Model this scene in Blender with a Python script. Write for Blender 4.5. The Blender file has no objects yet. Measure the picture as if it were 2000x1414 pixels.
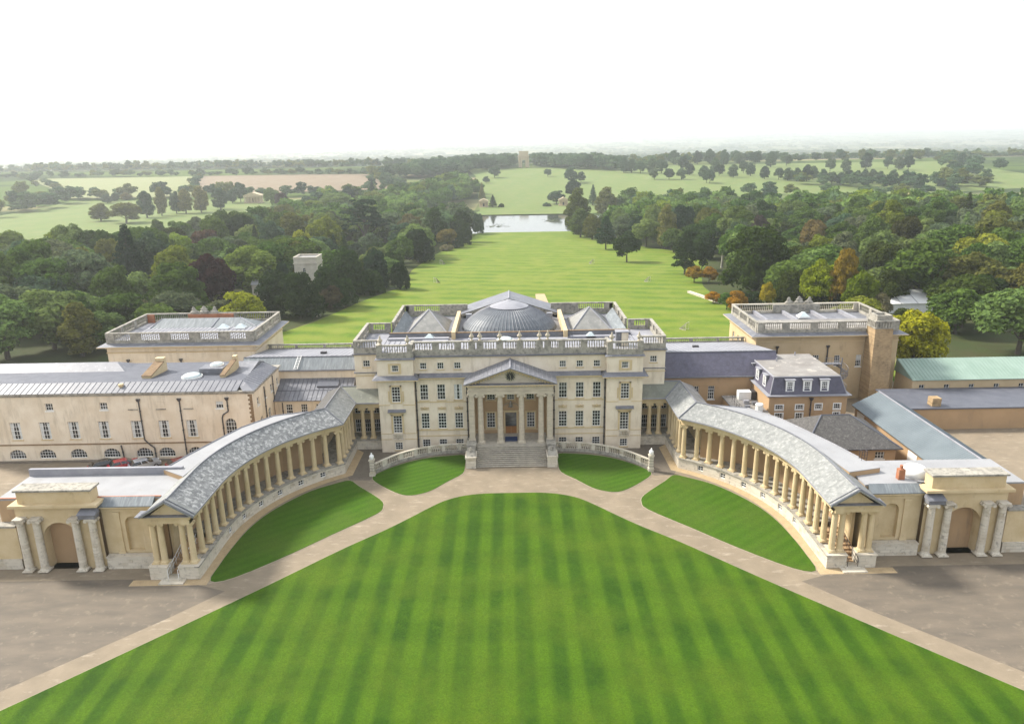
import bpy, math, random
import numpy as np
from mathutils import Vector, Matrix

SC = bpy.context.scene
COL = SC.collection
random.seed(7)
rng = np.random.default_rng(11)
PI = math.pi

# ------------------------------------------------------------------ camera
cam_d = bpy.data.cameras.new('camera'); cam = bpy.data.objects.new('camera', cam_d); COL.objects.link(cam)
cam_d.sensor_width = 36.0; cam_d.lens = 1450.0 / 2000.0 * 36.0
cam_d.clip_start = 0.5; cam_d.clip_end = 60000
th = math.atan(426 / 1450.0); roll = math.radians(0.9); yaw = math.radians(0.16)
fw = Vector((math.sin(yaw) * math.cos(th), math.cos(yaw) * math.cos(th), -math.sin(th)))
rt = Vector((math.cos(yaw), -math.sin(yaw), 0)); up = rt.cross(fw)
r2 = rt * math.cos(roll) - up * math.sin(roll); u2 = up * math.cos(roll) + rt * math.sin(roll)
cam.matrix_world = Matrix(((r2.x, u2.x, -fw.x, 0), (r2.y, u2.y, -fw.y, -97.0), (r2.z, u2.z, -fw.z, 44.1), (0, 0, 0, 1)))
SC.camera = cam

# ------------------------------------------------------------------ sky, sun, exposure
SUN_EL, SUN_AZ = math.radians(41), math.radians(-66)      # azimuth from +y (south) towards +x
sun_to = Vector((math.sin(SUN_AZ) * math.cos(SUN_EL), math.cos(SUN_AZ) * math.cos(SUN_EL), math.sin(SUN_EL)))
W = bpy.data.worlds.new('World'); SC.world = W; W.use_nodes = True
nt = W.node_tree; nt.nodes.clear()
sky = nt.nodes.new('ShaderNodeTexSky'); sky.sky_type = 'NISHITA'; sky.sun_disc = False
sky.sun_elevation = SUN_EL; sky.sun_rotation = SUN_AZ
sky.air_density = 1.2; sky.dust_density = 4.0; sky.ozone_density = 1.0
veil = nt.nodes.new('ShaderNodeMix'); veil.data_type = 'RGBA'; veil.inputs[0].default_value = 0.72
veil.inputs[7].default_value = (8.0, 8.3, 8.8, 1)           # thin even cloud veil over the whole sky
bg = nt.nodes.new('ShaderNodeBackground'); bg.inputs[1].default_value = 0.10
wo = nt.nodes.new('ShaderNodeOutputWorld')
nt.links.new(sky.outputs[0], veil.inputs[6]); nt.links.new(veil.outputs[2], bg.inputs[0]); nt.links.new(bg.outputs[0], wo.inputs[0])
sd = bpy.data.lights.new('sun', 'SUN'); sd.energy = 3.9; sd.angle = math.radians(9); sd.color = (1.0, 0.95, 0.86)
sun = bpy.data.objects.new('sun', sd); COL.objects.link(sun)
sun.rotation_euler = sun_to.to_track_quat('Z', 'Y').to_euler()
SC.view_settings.view_transform = 'Standard'; SC.view_settings.look = 'None'
SC.view_settings.exposure = 0.98; SC.view_settings.gamma = 1.0; SC.view_settings.use_curve_mapping = False
SC.cycles.max_bounces = 6; SC.cycles.diffuse_bounces = 3; SC.cycles.glossy_bounces = 3
SC.cycles.transmission_bounces = 2; SC.cycles.volume_bounces = 2; SC.cycles.caustics_reflective = False

# ------------------------------------------------------------------ materials
M = {}
def nodes(name):
    m = bpy.data.materials.new(name); m.use_nodes = True; t = m.node_tree
    b = t.nodes['Principled BSDF']; M[name] = m
    return m, t, b
def N(t, kind, **kw):
    n = t.nodes.new(kind)
    for k, v in kw.items(): setattr(n, k, v)
    return n
def pos(t, scale=(1, 1, 1), rot=(0, 0, 0), obj=False):
    g = N(t, 'ShaderNodeTexCoord') if obj else N(t, 'ShaderNodeNewGeometry')
    mp = N(t, 'ShaderNodeMapping'); mp.inputs['Scale'].default_value = scale; mp.inputs['Rotation'].default_value = rot
    t.links.new(g.outputs['Object' if obj else 'Position'], mp.inputs['Vector']); return mp.outputs[0]
def noise(t, vec, scale, detail=5, rough=.6, dist=0):
    n = N(t, 'ShaderNodeTexNoise'); n.inputs['Scale'].default_value = scale; n.inputs['Detail'].default_value = detail
    n.inputs['Roughness'].default_value = rough; n.inputs['Distortion'].default_value = dist
    t.links.new(vec, n.inputs['Vector']); return n.outputs[0]
def ramp(t, fac, a, b):
    r = N(t, 'ShaderNodeMapRange'); r.inputs[1].default_value = a; r.inputs[2].default_value = b; t.links.new(fac, r.inputs[0]); return r.outputs[0]
def mix(t, fac, a, b, blend='MIX'):
    m = N(t, 'ShaderNodeMix', data_type='RGBA', blend_type=blend)
    for s, v in ((0, fac), (6, a), (7, b)):
        if hasattr(v, 'links') or hasattr(v, 'is_linked'): t.links.new(v, m.inputs[s])
        elif s == 0: m.inputs[0].default_value = v
        else: m.inputs[s].default_value = (*v, 1)
    return m.outputs[2]
def bump(t, b, h, strength=.3, dist=.05):
    n = N(t, 'ShaderNodeBump'); n.inputs['Strength'].default_value = strength; n.inputs['Distance'].default_value = dist
    t.links.new(h, n.inputs['Height']); t.links.new(n.outputs[0], b.inputs['Normal'])
def surf(name, c1, c2, scale=.5, rough=.85, stretch=(1, 1, 1), lo=.35, hi=.65, c3=None, s3=2.5, lo3=.55, hi3=.75, st3=(1, 1, 1), bmp=.2, bs=8, metal=0, spec=.4, obj=False):
    m, t, b = nodes(name)
    c = mix(t, ramp(t, noise(t, pos(t, stretch, obj=obj), scale), lo, hi), c1, c2)
    if c3: c = mix(t, ramp(t, noise(t, pos(t, st3, obj=obj), s3, 6, .7), lo3, hi3), c, c3)
    t.links.new(c, b.inputs['Base Color'])
    b.inputs['Roughness'].default_value = rough; b.inputs['Metallic'].default_value = metal; b.inputs['Specular IOR Level'].default_value = spec
    if bmp: bump(t, b, noise(t, pos(t, obj=obj), bs, 4), bmp)
    return m
V = (1, 1, .12)
surf('render', (.73, .645, .515), (.635, .54, .41), .45, c3=(.47, .40, .30), s3=1.1, lo3=.52, hi3=.76, st3=(1, 1, .16), bmp=.1)
surf('gold_stone', (.58, .465, .285), (.50, .385, .215), .5, c3=(.36, .27, .16), s3=1.2, lo3=.58, hi3=.8, st3=(1, 1, .3), bmp=.1)
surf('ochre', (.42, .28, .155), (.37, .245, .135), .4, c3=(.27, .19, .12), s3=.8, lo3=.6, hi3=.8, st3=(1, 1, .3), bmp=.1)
surf('weathered', (.36, .335, .28), (.22, .205, .175), 1.1, c3=(.09, .088, .08), s3=2.2, lo3=.52, hi3=.74, bmp=.3)
surf('portico_stone', (.50, .44, .34), (.40, .35, .27), 1.4, stretch=(.6, .6, 2.2), c3=(.26, .235, .2), s3=2.2, lo3=.56, hi3=.76, st3=(.4, .4, 2.0), bmp=.2)
surf('step_stone', (.40, .36, .29), (.29, .265, .22), 1.6, c3=(.15, .14, .12), s3=3, lo3=.6, hi3=.8, bmp=.2)
surf('lead', (.165, .168, .185), (.12, .123, .142), .6, rough=.5, c3=(.31, .31, .32), s3=1.5, lo3=.56, hi3=.76, bmp=.1, spec=.5)
surf('lead_light', (.29, .29, .31), (.22, .22, .245), .5, rough=.55, c3=(.24, .22, .21), s3=1.6, lo3=.6, hi3=.78, bmp=.1)
surf('lead_dark', (.10, .105, .125), (.075, .08, .10), .7, rough=.55, c3=(.17, .17, .18), s3=1.5, lo3=.6, hi3=.8, bmp=.1)
surf('slate_pale', (.235, .24, .23), (.16, .165, .158), 1.4, rough=.8, c3=(.32, .32, .30), s3=2.4, lo3=.50, hi3=.66, bmp=.3)
surf('slate_stained', (.21, .213, .21), (.12, .124, .125), 1.6, rough=.75, c3=(.38, .38, .365), s3=2.2, lo3=.49, hi3=.60, bmp=.3)
surf('slate_green', (.19, .195, .155), (.13, .135, .11), .8, rough=.75, c3=(.28, .28, .24), s3=1.6, lo3=.55, hi3=.75, bmp=.25)
surf('slate_streak', (.17, .19, .20), (.115, .13, .14), .9, rough=.65, stretch=(2.5, .5, .5), c3=(.27, .285, .285), s3=1.4, lo3=.52, hi3=.72, st3=(2.5, .35, .35), bmp=.2)
surf('dome_slate', (.115, .13, .145), (.08, .092, .105), .9, rough=.5, c3=(.17, .18, .185), s3=1.4, lo3=.54, hi3=.74, bmp=.15)
surf('pyramid_slate', (.24, .235, .215), (.17, .17, .16), .7, rough=.65, c3=(.31, .30, .28), s3=1.5, lo3=.54, hi3=.74, bmp=.2)
surf('slate_purple', (.09, .085, .12), (.065, .062, .085), 1.2, rough=.55, c3=(.13, .12, .15), s3=3, lo3=.55, hi3=.75, bmp=.2)
surf('slate_brown', (.085, .08, .075), (.05, .047, .045), 2.2, rough=.8, c3=(.20, .19, .17), s3=5, lo3=.55, hi3=.7, bmp=.4)
surf('felt', (.26, .245, .225), (.185, .17, .155), .35, rough=.85, c3=(.40, .37, .32), s3=.55, lo3=.56, hi3=.66, bmp=.1)
surf('white_roof', (.30, .30, .305), (.255, .255, .26), .3, rough=.6, c3=(.24, .23, .215), s3=.8, lo3=.56, hi3=.8, bmp=.05)
surf('blue_metal', (.15, .178, .19), (.12, .145, .158), .3, rough=.45, metal=.1, bmp=0)
surf('green_metal', (.23, .31, .26), (.19, .27, .22), .4, rough=.55, bmp=0)
surf('white_paint', (.78, .78, .76), (.70, .70, .67), 1, rough=.5, bmp=0)
surf('cream_paint', (.66, .61, .50), (.58, .53, .42), 1, rough=.6, bmp=0)
surf('iron', (.055, .05, .055), (.035, .033, .036), 3, rough=.55, bmp=0)
surf('black_paint', (.012, .012, .013), (.02, .02, .02), 3, rough=.4, bmp=0)
surf('gilt', (.62, .58, .42), (.55, .5, .33), 3, rough=.4, bmp=0)
surf('door_wood', (.30, .13, .035), (.22, .09, .025), 3, rough=.5, stretch=(4, 4, .5), bmp=.1)
surf('blue_mat', (.008, .026, .10), (.012, .034, .12), 4, rough=.95, bmp=.3)
surf('gravel', (.235, .188, .130), (.185, .148, .102), .35, c3=(.34, .285, .215), s3=.9, lo3=.56, hi3=.72, st3=(.5, 1.6, 1), bmp=.5, bs=18)
surf('yellow_gravel', (.42, .31, .175), (.34, .25, .14), 1.2, c3=(.5, .4, .26), s3=7, lo3=.5, hi3=.75, bmp=.4, bs=25)
surf('tarmac', (.145, .118, .088), (.105, .088, .068), .22, c3=(.21, .172, .125), s3=.9, lo3=.56, hi3=.74, stretch=(1, 3, 1), bmp=.2, bs=30)
surf('yard', (.15, .125, .095), (.115, .095, .075), 1.5, c3=(.21, .18, .135), s3=6, lo3=.5, hi3=.75, bmp=.5, bs=15)
surf('bark', (.09, .075, .055), (.05, .042, .033), 3, stretch=(1, 1, .3), rough=.95, bmp=.4)
surf('soil', (.055, .05, .03), (.035, .04, .02), .2, rough=1, bmp=0)
surf('terracotta', (.40, .17, .09), (.33, .13, .07), 3, bmp=.1)
surf('ruin_stone', (.50, .46, .385), (.40, .36, .29), .6, c3=(.25, .23, .2), s3=1.5, lo3=.58, hi3=.78, bmp=.2)
surf('temple_stone', (.50, .40, .27), (.44, .35, .23), .6, bmp=.1)
m, t, b = nodes('plinth_stone')
sx = N(t, 'ShaderNodeSeparateXYZ'); t.links.new(pos(t), sx.inputs[0]); ad = N(t, 'ShaderNodeMath', operation='ADD'); t.links.new(sx.outputs[0], ad.inputs[0]); t.links.new(sx.outputs[1], ad.inputs[1])
cb = N(t, 'ShaderNodeCombineXYZ'); t.links.new(ad.outputs[0], cb.inputs[0]); t.links.new(sx.outputs[2], cb.inputs[1])
bk = N(t, 'ShaderNodeTexBrick'); bk.inputs['Scale'].default_value = 1.0; bk.inputs['Brick Width'].default_value = 1.1; bk.inputs['Row Height'].default_value = .37; bk.inputs['Mortar Size'].default_value = .018; bk.inputs['Bias'].default_value = -.1
for i, c in ((1, (.60, .55, .455)), (2, (.36, .295, .20)), (3, (.22, .195, .155))): bk.inputs[i].default_value = (*c, 1)
t.links.new(cb.outputs[0], bk.inputs['Vector'])
c = mix(t, ramp(t, noise(t, pos(t), .8, 5), .3, .6), bk.outputs[0], (.54, .49, .40))
c = mix(t, ramp(t, noise(t, pos(t), 1.7, 6, .7), .55, .74), c, (.19, .175, .15))
t.links.new(c, b.inputs['Base Color']); b.inputs['Roughness'].default_value = .9; bump(t, b, noise(t, pos(t), 6, 4), .3)
# brick chimney with courses
m, t, b = nodes('brick')
bk = N(t, 'ShaderNodeTexBrick'); bk.inputs['Scale'].default_value = 1.0; bk.inputs['Brick Width'].default_value = .45; bk.inputs['Row Height'].default_value = .15
bk.inputs['Mortar Size'].default_value = .012
for i, c in ((1, (.40, .275, .14)), (2, (.28, .185, .09)), (3, (.38, .31, .22))): bk.inputs[i].default_value = (*c, 1)
t.links.new(pos(t, rot=(PI / 2, 0, 0)), bk.inputs['Vector'])
c = mix(t, ramp(t, noise(t, pos(t), .8, 6, .7), .5, .75), bk.outputs[0], (.17, .12, .065))
t.links.new(c, b.inputs['Base Color']); b.inputs['Roughness'].default_value = .9
surf('red_brick', (.36, .15, .075), (.27, .10, .05), 1.5, c3=(.3, .22, .16), s3=3, bmp=.2)
surf('brown_stone', (.24, .16, .085), (.17, .11, .06), 1.2, c3=(.10, .075, .05), s3=2.5, bmp=.2)
# glass
m, t, b = nodes('glass')
c = mix(t, ramp(t, noise(t, pos(t), .55, 2), .5, .75), (.014, .016, .018), (.15, .155, .155))  # pale noise in the pane colour stands in for varied reflections
t.links.new(c, b.inputs['Base Color']); b.inputs['Roughness'].default_value = .12; b.inputs['Specular IOR Level'].default_value = .5
m, t, b = nodes('skylight_glass'); b.inputs['Base Color'].default_value = (.55, .62, .62, 1); b.inputs['Roughness'].default_value = .15
m, t, b = nodes('curtain'); b.inputs['Base Color'].default_value = (.55, .57, .56, 1); b.inputs['Roughness'].default_value = .8
# mown lawns
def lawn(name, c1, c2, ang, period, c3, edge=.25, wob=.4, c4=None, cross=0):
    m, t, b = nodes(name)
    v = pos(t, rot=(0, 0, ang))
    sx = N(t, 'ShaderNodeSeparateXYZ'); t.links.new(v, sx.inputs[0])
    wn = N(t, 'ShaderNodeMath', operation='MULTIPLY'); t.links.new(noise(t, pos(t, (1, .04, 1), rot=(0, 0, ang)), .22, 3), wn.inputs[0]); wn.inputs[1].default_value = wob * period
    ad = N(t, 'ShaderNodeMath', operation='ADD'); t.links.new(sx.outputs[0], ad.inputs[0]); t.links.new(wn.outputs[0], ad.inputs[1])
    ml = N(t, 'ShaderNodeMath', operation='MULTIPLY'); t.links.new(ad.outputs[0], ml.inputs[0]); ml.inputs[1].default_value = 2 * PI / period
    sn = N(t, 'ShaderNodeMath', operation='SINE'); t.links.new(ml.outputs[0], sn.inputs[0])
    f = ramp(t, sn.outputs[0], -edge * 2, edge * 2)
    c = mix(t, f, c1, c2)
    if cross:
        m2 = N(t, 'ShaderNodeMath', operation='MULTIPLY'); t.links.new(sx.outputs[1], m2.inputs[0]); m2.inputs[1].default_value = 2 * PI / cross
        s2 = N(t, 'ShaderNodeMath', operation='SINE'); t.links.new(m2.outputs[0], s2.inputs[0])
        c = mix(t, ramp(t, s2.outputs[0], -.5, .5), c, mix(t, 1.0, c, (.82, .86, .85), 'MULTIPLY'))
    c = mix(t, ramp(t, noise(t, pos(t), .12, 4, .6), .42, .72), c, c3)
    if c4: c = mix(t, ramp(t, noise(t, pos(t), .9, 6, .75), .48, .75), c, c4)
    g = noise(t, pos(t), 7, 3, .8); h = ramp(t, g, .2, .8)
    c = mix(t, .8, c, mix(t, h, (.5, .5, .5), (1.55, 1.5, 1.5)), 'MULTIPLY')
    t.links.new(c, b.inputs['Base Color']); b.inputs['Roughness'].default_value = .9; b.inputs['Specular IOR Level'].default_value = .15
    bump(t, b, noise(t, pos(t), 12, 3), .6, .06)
lawn('lawn_front', (.024, .064, .002), (.050, .104, .003), 0, 2.95, (.060, .102, .005), .28, .7, (.038, .088, .003), 6.4)
lawn('lawn_side', (.030, .082, .002), (.048, .110, .004), math.radians(52), 1.5, (.058, .100, .010), .8, .6, (.042, .088, .008))
lawn('lawn_small', (.028, .078, .002), (.050, .114, .004), math.radians(62), 1.1, (.046, .092, .008), .8, .6, (.042, .088, .008))
lawn('lawn_south', (.070, .128, .009), (.122, .170, .015), math.radians(103), 9.5, (.165, .19, .03), .5, .35, (.115, .185, .014))
lawn('meadow', (.105, .155, .042), (.125, .17, .048), .3, 40, (.15, .17, .06), .8, .6)
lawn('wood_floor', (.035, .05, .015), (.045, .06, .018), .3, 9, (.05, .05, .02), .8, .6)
lawn('ploughed', (.165, .125, .08), (.185, .14, .092), .2, 30, (.20, .165, .11), .8, .5)
lawn('pale_field', (.165, .19, .08), (.18, .205, .088), .2, 26, (.2, .2, .1), .8, .5)
# the open country: patchwork of fields
m, t, b = nodes('country')
vo = N(t, 'ShaderNodeTexVoronoi'); vo.inputs['Scale'].default_value = 1; t.links.new(pos(t, (.0022, .0042, .001)), vo.inputs['Vector'])
hs = N(t, 'ShaderNodeSeparateColor'); t.links.new(vo.outputs['Color'], hs.inputs[0])
c = mix(t, ramp(t, hs.outputs[0], .25, .75), (.08, .115, .035), (.20, .19, .095))
c = mix(t, ramp(t, hs.outputs[1], .7, .75), c, (.26, .21, .14))
c = mix(t, ramp(t, noise(t, pos(t, (.003, .007, .003)), 1, 5), .46, .52), c, (.045, .065, .03))
t.links.new(c, b.inputs['Base Color']); b.inputs['Roughness'].default_value = 1; b.inputs['Specular IOR Level'].default_value = 0
# water
m, t, b = nodes('water'); b.inputs['Base Color'].default_value = (.05, .055, .045, 1); b.inputs['Roughness'].default_value = .06
b.inputs['Specular IOR Level'].default_value = 1.0; b.inputs['IOR'].default_value = 1.7; bump(t, b, noise(t, pos(t, (.25, .6, 1)), 1.0, 3), .05, .1)
# foliage
def foliage(name, attr):
    m = bpy.data.materials.new(name); m.use_nodes = True; t = m.node_tree; t.nodes.clear(); M[name] = m
    if attr: a = N(t, 'ShaderNodeAttribute', attribute_name='leafcol'); base = a.outputs['Color']
    else: a = N(t, 'ShaderNodeObjectInfo'); base = a.outputs['Color']
    g1 = ramp(t, noise(t, pos(t), .75, 5, .8), .34, .66)
    c = mix(t, g1, mix(t, 1.0, base, (.5, .55, .6), 'MULTIPLY'), mix(t, 1.0, base, (1.65, 1.55, 1.2), 'MULTIPLY'))
    d = N(t, 'ShaderNodeBsdfDiffuse'); tr = N(t, 'ShaderNodeBsdfTranslucent'); mx = N(t, 'ShaderNodeMixShader'); mx.inputs[0].default_value = .34
    o = N(t, 'ShaderNodeOutputMaterial')
    t.links.new(c, d.inputs[0]); t.links.new(c, tr.inputs[0]); t.links.new(d.outputs[0], mx.inputs[1]); t.links.new(tr.outputs[0], mx.inputs[2]); t.links.new(mx.outputs[0], o.inputs[0])
foliage('leaves', False); foliage('leaves_far', True)
def paint(name, c, rough=.25, metal=0.0):
    m, t, b = nodes(name); b.inputs['Base Color'].default_value = (*c, 1); b.inputs['Roughness'].default_value = rough; b.inputs['Metallic'].default_value = metal; b.inputs['Coat Weight'].default_value = .6
paint('car_red', (.35, .008, .02)); paint('car_black', (.012, .013, .016)); paint('car_silver', (.42, .46, .52), .3, .5); paint('car_dark_red', (.16, .01, .015)); paint('car_glass', (.01, .012, .014), .05); paint('tyre', (.015, .015, .015), .9)

# ------------------------------------------------------------------ mesh helpers
class MB:
    def __init__(s): s.v = []; s.f = []
    def face(s, *p):
        n = len(s.v); s.v += [tuple(q) for q in p]; s.f.append(tuple(range(n, n + len(p))))
    def hexa(s, b, t):
        n = len(s.v); s.v += [tuple(q) for q in b] + [tuple(q) for q in t]
        s.f += [(n + 3, n + 2, n + 1, n), (n + 4, n + 5, n + 6, n + 7)] + [(n + i, n + (i + 1) % 4, n + 4 + (i + 1) % 4, n + 4 + i) for i in range(4)]
    def box(s, x0, x1, y0, y1, z0, z1):
        s.hexa([(x0, y0, z0), (x1, y0, z0), (x1, y1, z0), (x0, y1, z0)], [(x0, y0, z1), (x1, y0, z1), (x1, y1, z1), (x0, y1, z1)])
    def frustum(s, x0, x1, y0, y1, z0, X0, X1, Y0, Y1, z1):
        s.hexa([(x0, y0, z0), (x1, y0, z0), (x1, y1, z0), (x0, y1, z0)], [(X0, Y0, z1), (X1, Y0, z1), (X1, Y1, z1), (X0, Y1, z1)])
    def beam(s, p, q, w, z0, z1, z0b=None, z1b=None, off=0):
        # box along p->q in plan, width w, shifted sideways by off
        dx, dy = q[0] - p[0], q[1] - p[1]; L = math.hypot(dx, dy) or 1; nx, ny = -dy / L, dx / L
        a, c = off - w / 2, off + w / 2; z0b = z0 if z0b is None else z0b; z1b = z1 if z1b is None else z1b
        P = [(p[0] + nx * a, p[1] + ny * a), (q[0] + nx * a, q[1] + ny * a), (q[0] + nx * c, q[1] + ny * c), (p[0] + nx * c, p[1] + ny * c)]
        Z0, Z1 = (z0, z0b, z0b, z0), (z1, z1b, z1b, z1)
        s.hexa([(*P[i], Z0[i]) for i in range(4)], [(*P[i], Z1[i]) for i in range(4)])
    def prism(s, poly, z0, z1):
        n = len(s.v); k = len(poly); s.v += [(x, y, z0) for x, y in poly] + [(x, y, z1) for x, y in poly]
        s.f += [tuple(range(n + k - 1, n - 1, -1)), tuple(range(n + k, n + 2 * k))] + [(n + i, n + (i + 1) % k, n + k + (i + 1) % k, n + k + i) for i in range(k)]
    def lathe(s, cx, cy, prof, k=8, cap=True, ry=1.0, a0=0):
        n = len(s.v)
        for r, z in prof: s.v += [(cx + r * math.cos(a0 + 2 * PI * i / k), cy + ry * r * math.sin(a0 + 2 * PI * i / k), z) for i in range(k)]
        for j in range(len(prof) - 1):
            for i in range(k): s.f.append((n + j * k + i, n + j * k + (i + 1) % k, n + (j + 1) * k + (i + 1) % k, n + (j + 1) * k + i))
        if cap: s.f += [tuple(n + i for i in range(k - 1, -1, -1)), tuple(n + (len(prof) - 1) * k + i for i in range(k))]
    def tube(s, p, q, r0, r1=None, k=6):
        r1 = r0 if r1 is None else r1; p, q = Vector(p), Vector(q); d = (q - p).normalized()
        a = d.cross(Vector((0, 0, 1)) if abs(d.z) < .9 else Vector((1, 0, 0))).normalized(); b = d.cross(a); n = len(s.v)
        for c, r in ((p, r0), (q, r1)): s.v += [tuple(c + (a * math.cos(2 * PI * i / k) + b * math.sin(2 * PI * i / k)) * r) for i in range(k)]
        s.f += [(n + i, n + (i + 1) % k, n + k + (i + 1) % k, n + k + i) for i in range(k)] + [tuple(n + i for i in range(k - 1, -1, -1)), tuple(n + k + i for i in range(k))]
    def mesh(s, name, mat, smooth=False, off=(0, 0, 0)):
        me = bpy.data.meshes.new(name); me.from_pydata([(a - off[0], b - off[1], c - off[2]) for a, b, c in s.v], [], s.f)
        me.materials.append(M[mat])
        if smooth: me.polygons.foreach_set('use_smooth', [True] * len(me.polygons))
        me.update(); return me
    def build(s, name, mat, parent=None, smooth=False):
        off = tuple(world_loc(parent)) if parent else (0, 0, 0)
        if parent is None and s.v:
            A = np.array(s.v); off = ((A[:, 0].min() + A[:, 0].max()) / 2, (A[:, 1].min() + A[:, 1].max()) / 2, A[:, 2].min())
        o = put(name, s.mesh(name, mat, smooth, off), off if parent is None else (0, 0, 0), 0, parent); return o
WL = {}
def world_loc(o): return WL.get(o.name, Vector((0, 0, 0)))
def put(name, me, loc=(0, 0, 0), rz=0, parent=None, scale=None):
    o = bpy.data.objects.new(name, me); COL.objects.link(o)
    o.location = loc; o.rotation_euler = (0, 0, rz)
    if scale: o.scale = scale
    if parent: o.parent = parent
    WL[o.name] = Vector(loc) + (world_loc(parent) if parent else Vector((0, 0, 0)))
    return o
def tag(o, label=None, cat=None, group=None, kind=None):
    for k, v in (('label', label), ('category', cat), ('group', group), ('kind', kind)):
        if v: o[k] = v
    return o
def thing(name, loc, label, cat, group=None, rz=0):
    return tag(put(name, None, loc, rz), label, cat, group)
def box(name, mat, parent, *a):
    m = MB(); m.box(*a); return m.build(name, mat, parent)
def pieces(mb, name, mat, parent):
    for i in range(0, len(mb.v), 8):
        q = MB(); q.hexa(mb.v[i:i + 4], mb.v[i + 4:i + 8]); q.build(name, mat, parent)
def putw(name, me, loc, rz=0, parent=None, scale=None):
    l = Vector(loc) - (world_loc(parent) if parent else Vector((0, 0, 0)))
    return put(name, me, l, rz, parent, scale)
def smooth_poly(P, k=4, closed=True):
    out = []; n = len(P)
    for i in range(n if closed else n - 1):
        g = lambda j: Vector(P[j % n] if closed else P[max(0, min(n - 1, j))])
        a, b, c, d = g(i - 1), g(i), g(i + 1), g(i + 2)
        for q in range(k):
            u = q / k; out.append(tuple(.5 * ((2 * b) + (c - a) * u + (2 * a - 5 * b + 4 * c - d) * u * u + (3 * b - a - 3 * c + d) * u ** 3)))
    if not closed: out.append(tuple(P[-1]))
    return out
def offset_line(P, d, closed=False):
    """offset a plan polyline to its right-hand side by d, mitred"""
    n = len(P); out = []
    for i in range(n):
        a = Vector(P[i - 1]) if (i > 0 or closed) else None; b = Vector(P[i]); c = Vector(P[(i + 1) % n]) if (i < n - 1 or closed) else None
        ns = []
        for s, e in ((a, b), (b, c)):
            if s is not None and e is not None and (e - s).length > 1e-6:
                t = (e - s).normalized(); ns.append(Vector((t.y, -t.x)))
        m = ns[0] if len(ns) == 1 else (ns[0] + ns[1]).normalized()
        k = 1 / max(.35, m.dot(ns[0])); out.append((b.x + m.x * d * k, b.y + m.y * d * k))
    return out

# ------------------------------------------------------------------ terrain
PROF = np.array([(-400, -.2), (48, -.2), (80, -.7), (400, -13), (545, -13), (640, -9), (1000, 12), (1200, 12), (1700, -12), (4000, -20), (7000, 15), (12000, 150), (20000, 150)], float)
def sst(a, b, x): t = np.clip((x - a) / (b - a), 0, 1); return t * t * (3 - 2 * t)
def ztn(x, y):
    x = np.asarray(x, float); y = np.asarray(y, float)
    w = np.clip(np.abs(y) * .06, 4, 150)
    s = sum(np.interp(y + k * w / 2, PROF[:, 0], PROF[:, 1]) for k in (-2, -1, 0, 1, 2)) / 5
    lat = sst(60, 260, np.abs(x)) * sst(60, 300, y) * (1 - sst(900, 1500, y))
    return s + lat * 6 * (1 - sst(700, 1000, y))
def zt(x, y): return float(ztn(x, y))
def grid_mesh(name, X, Y, Z, mat):
    ny, nx = X.shape; v = np.stack([X, Y, Z], -1).reshape(-1, 3); i = np.arange(nx * ny).reshape(ny, nx)
    f = np.stack([i[:-1, :-1], i[:-1, 1:], i[1:, 1:], i[1:, :-1]], -1).reshape(-1, 4)
    me = bpy.data.meshes.new(name); me.from_pydata(v.tolist(), [], f.tolist()); me.materials.append(M[mat])
    me.polygons.foreach_set('use_smooth', [True] * len(me.polygons)); me.update(); return me
gx = np.concatenate([-np.geomspace(300, 14000, 26)[::-1], np.arange(-290, 300, 12), np.geomspace(300, 14000, 26)])
gy = np.concatenate([np.arange(-400, 40, 40), np.arange(48, 700, 8), np.arange(700, 1300, 20), np.geomspace(1300, 18000, 34)])
GX, GY = np.meshgrid(gx, gy); GZ = ztn(GX, GY)
LAKE = [(-62, 440), (-34, 403), (52, 403), (86, 440), (86, 500), (60, 531), (-40, 531), (-62, 500)]
def inside(poly, x, y):
    c = np.zeros(np.shape(x), bool); n = len(poly)
    for i in range(n):
        (x1, y1), (x2, y2) = poly[i], poly[(i + 1) % n]
        if y1 == y2: continue
        c ^= ((y1 > y) != (y2 > y)) & (x < (x2 - x1) * (y - y1) / (y2 - y1) + x1)
    return c
GZ = GZ - 2.5 * inside(LAKE, GX, GY)
GZ += np.where(GY > 1500, 8 * np.sin(GX * .0031 + 1) * np.sin(GY * .0017), 0) * np.clip((GY - 1500) / 1500, 0, 1)
tag(put('terrain', grid_mesh('terrain', GX, GY, GZ, 'country')), 'hazy open farmland rolling away to the horizon', None, None, 'structure')
def strip(name, left, right, ys, nx, mat, dz, label):
    L = np.array(left, float); R = np.array(right, float); ys = np.array(ys, float)
    xl = np.interp(ys, L[:, 1], L[:, 0]); xr = np.interp(ys, R[:, 1], R[:, 0]); u = np.linspace(0, 1, nx)
    X = xl[:, None] + (xr - xl)[:, None] * u; Y = np.repeat(ys[:, None], nx, 1)
    return tag(put(name, grid_mesh(name, X, Y, ztn(X, Y) + dz, mat)), label, None, None, 'structure')
LE = [(-90, 30), (-66, 60), (-58, 85), (-53, 98), (-50, 112), (-47, 129), (-41, 151), (-37, 163), (-40, 207), (-37, 265), (-32, 300), (-24, 332), (-20, 404)]
RE = [(90, 30), (72, 60), (66, 107), (64, 120), (66, 152), (74, 186), (88, 228), (84, 262), (64, 310), (48, 355), (46, 404)]
strip('south_lawn', LE, RE, np.concatenate([np.arange(30, 403, 4), [404]]), 26, 'lawn_south', .10, 'long striped green lawn running down to the lake')
strip('wood_floor', [(-330, 45), (-330, 250), (-330, 400)], [(-90, 45), (-64, 62), (-36, 163), (-38, 265), (-24, 400)], np.arange(45, 402, 8), 24, 'wood_floor', .03, 'dark floor of the wood left of the lawn')
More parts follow.
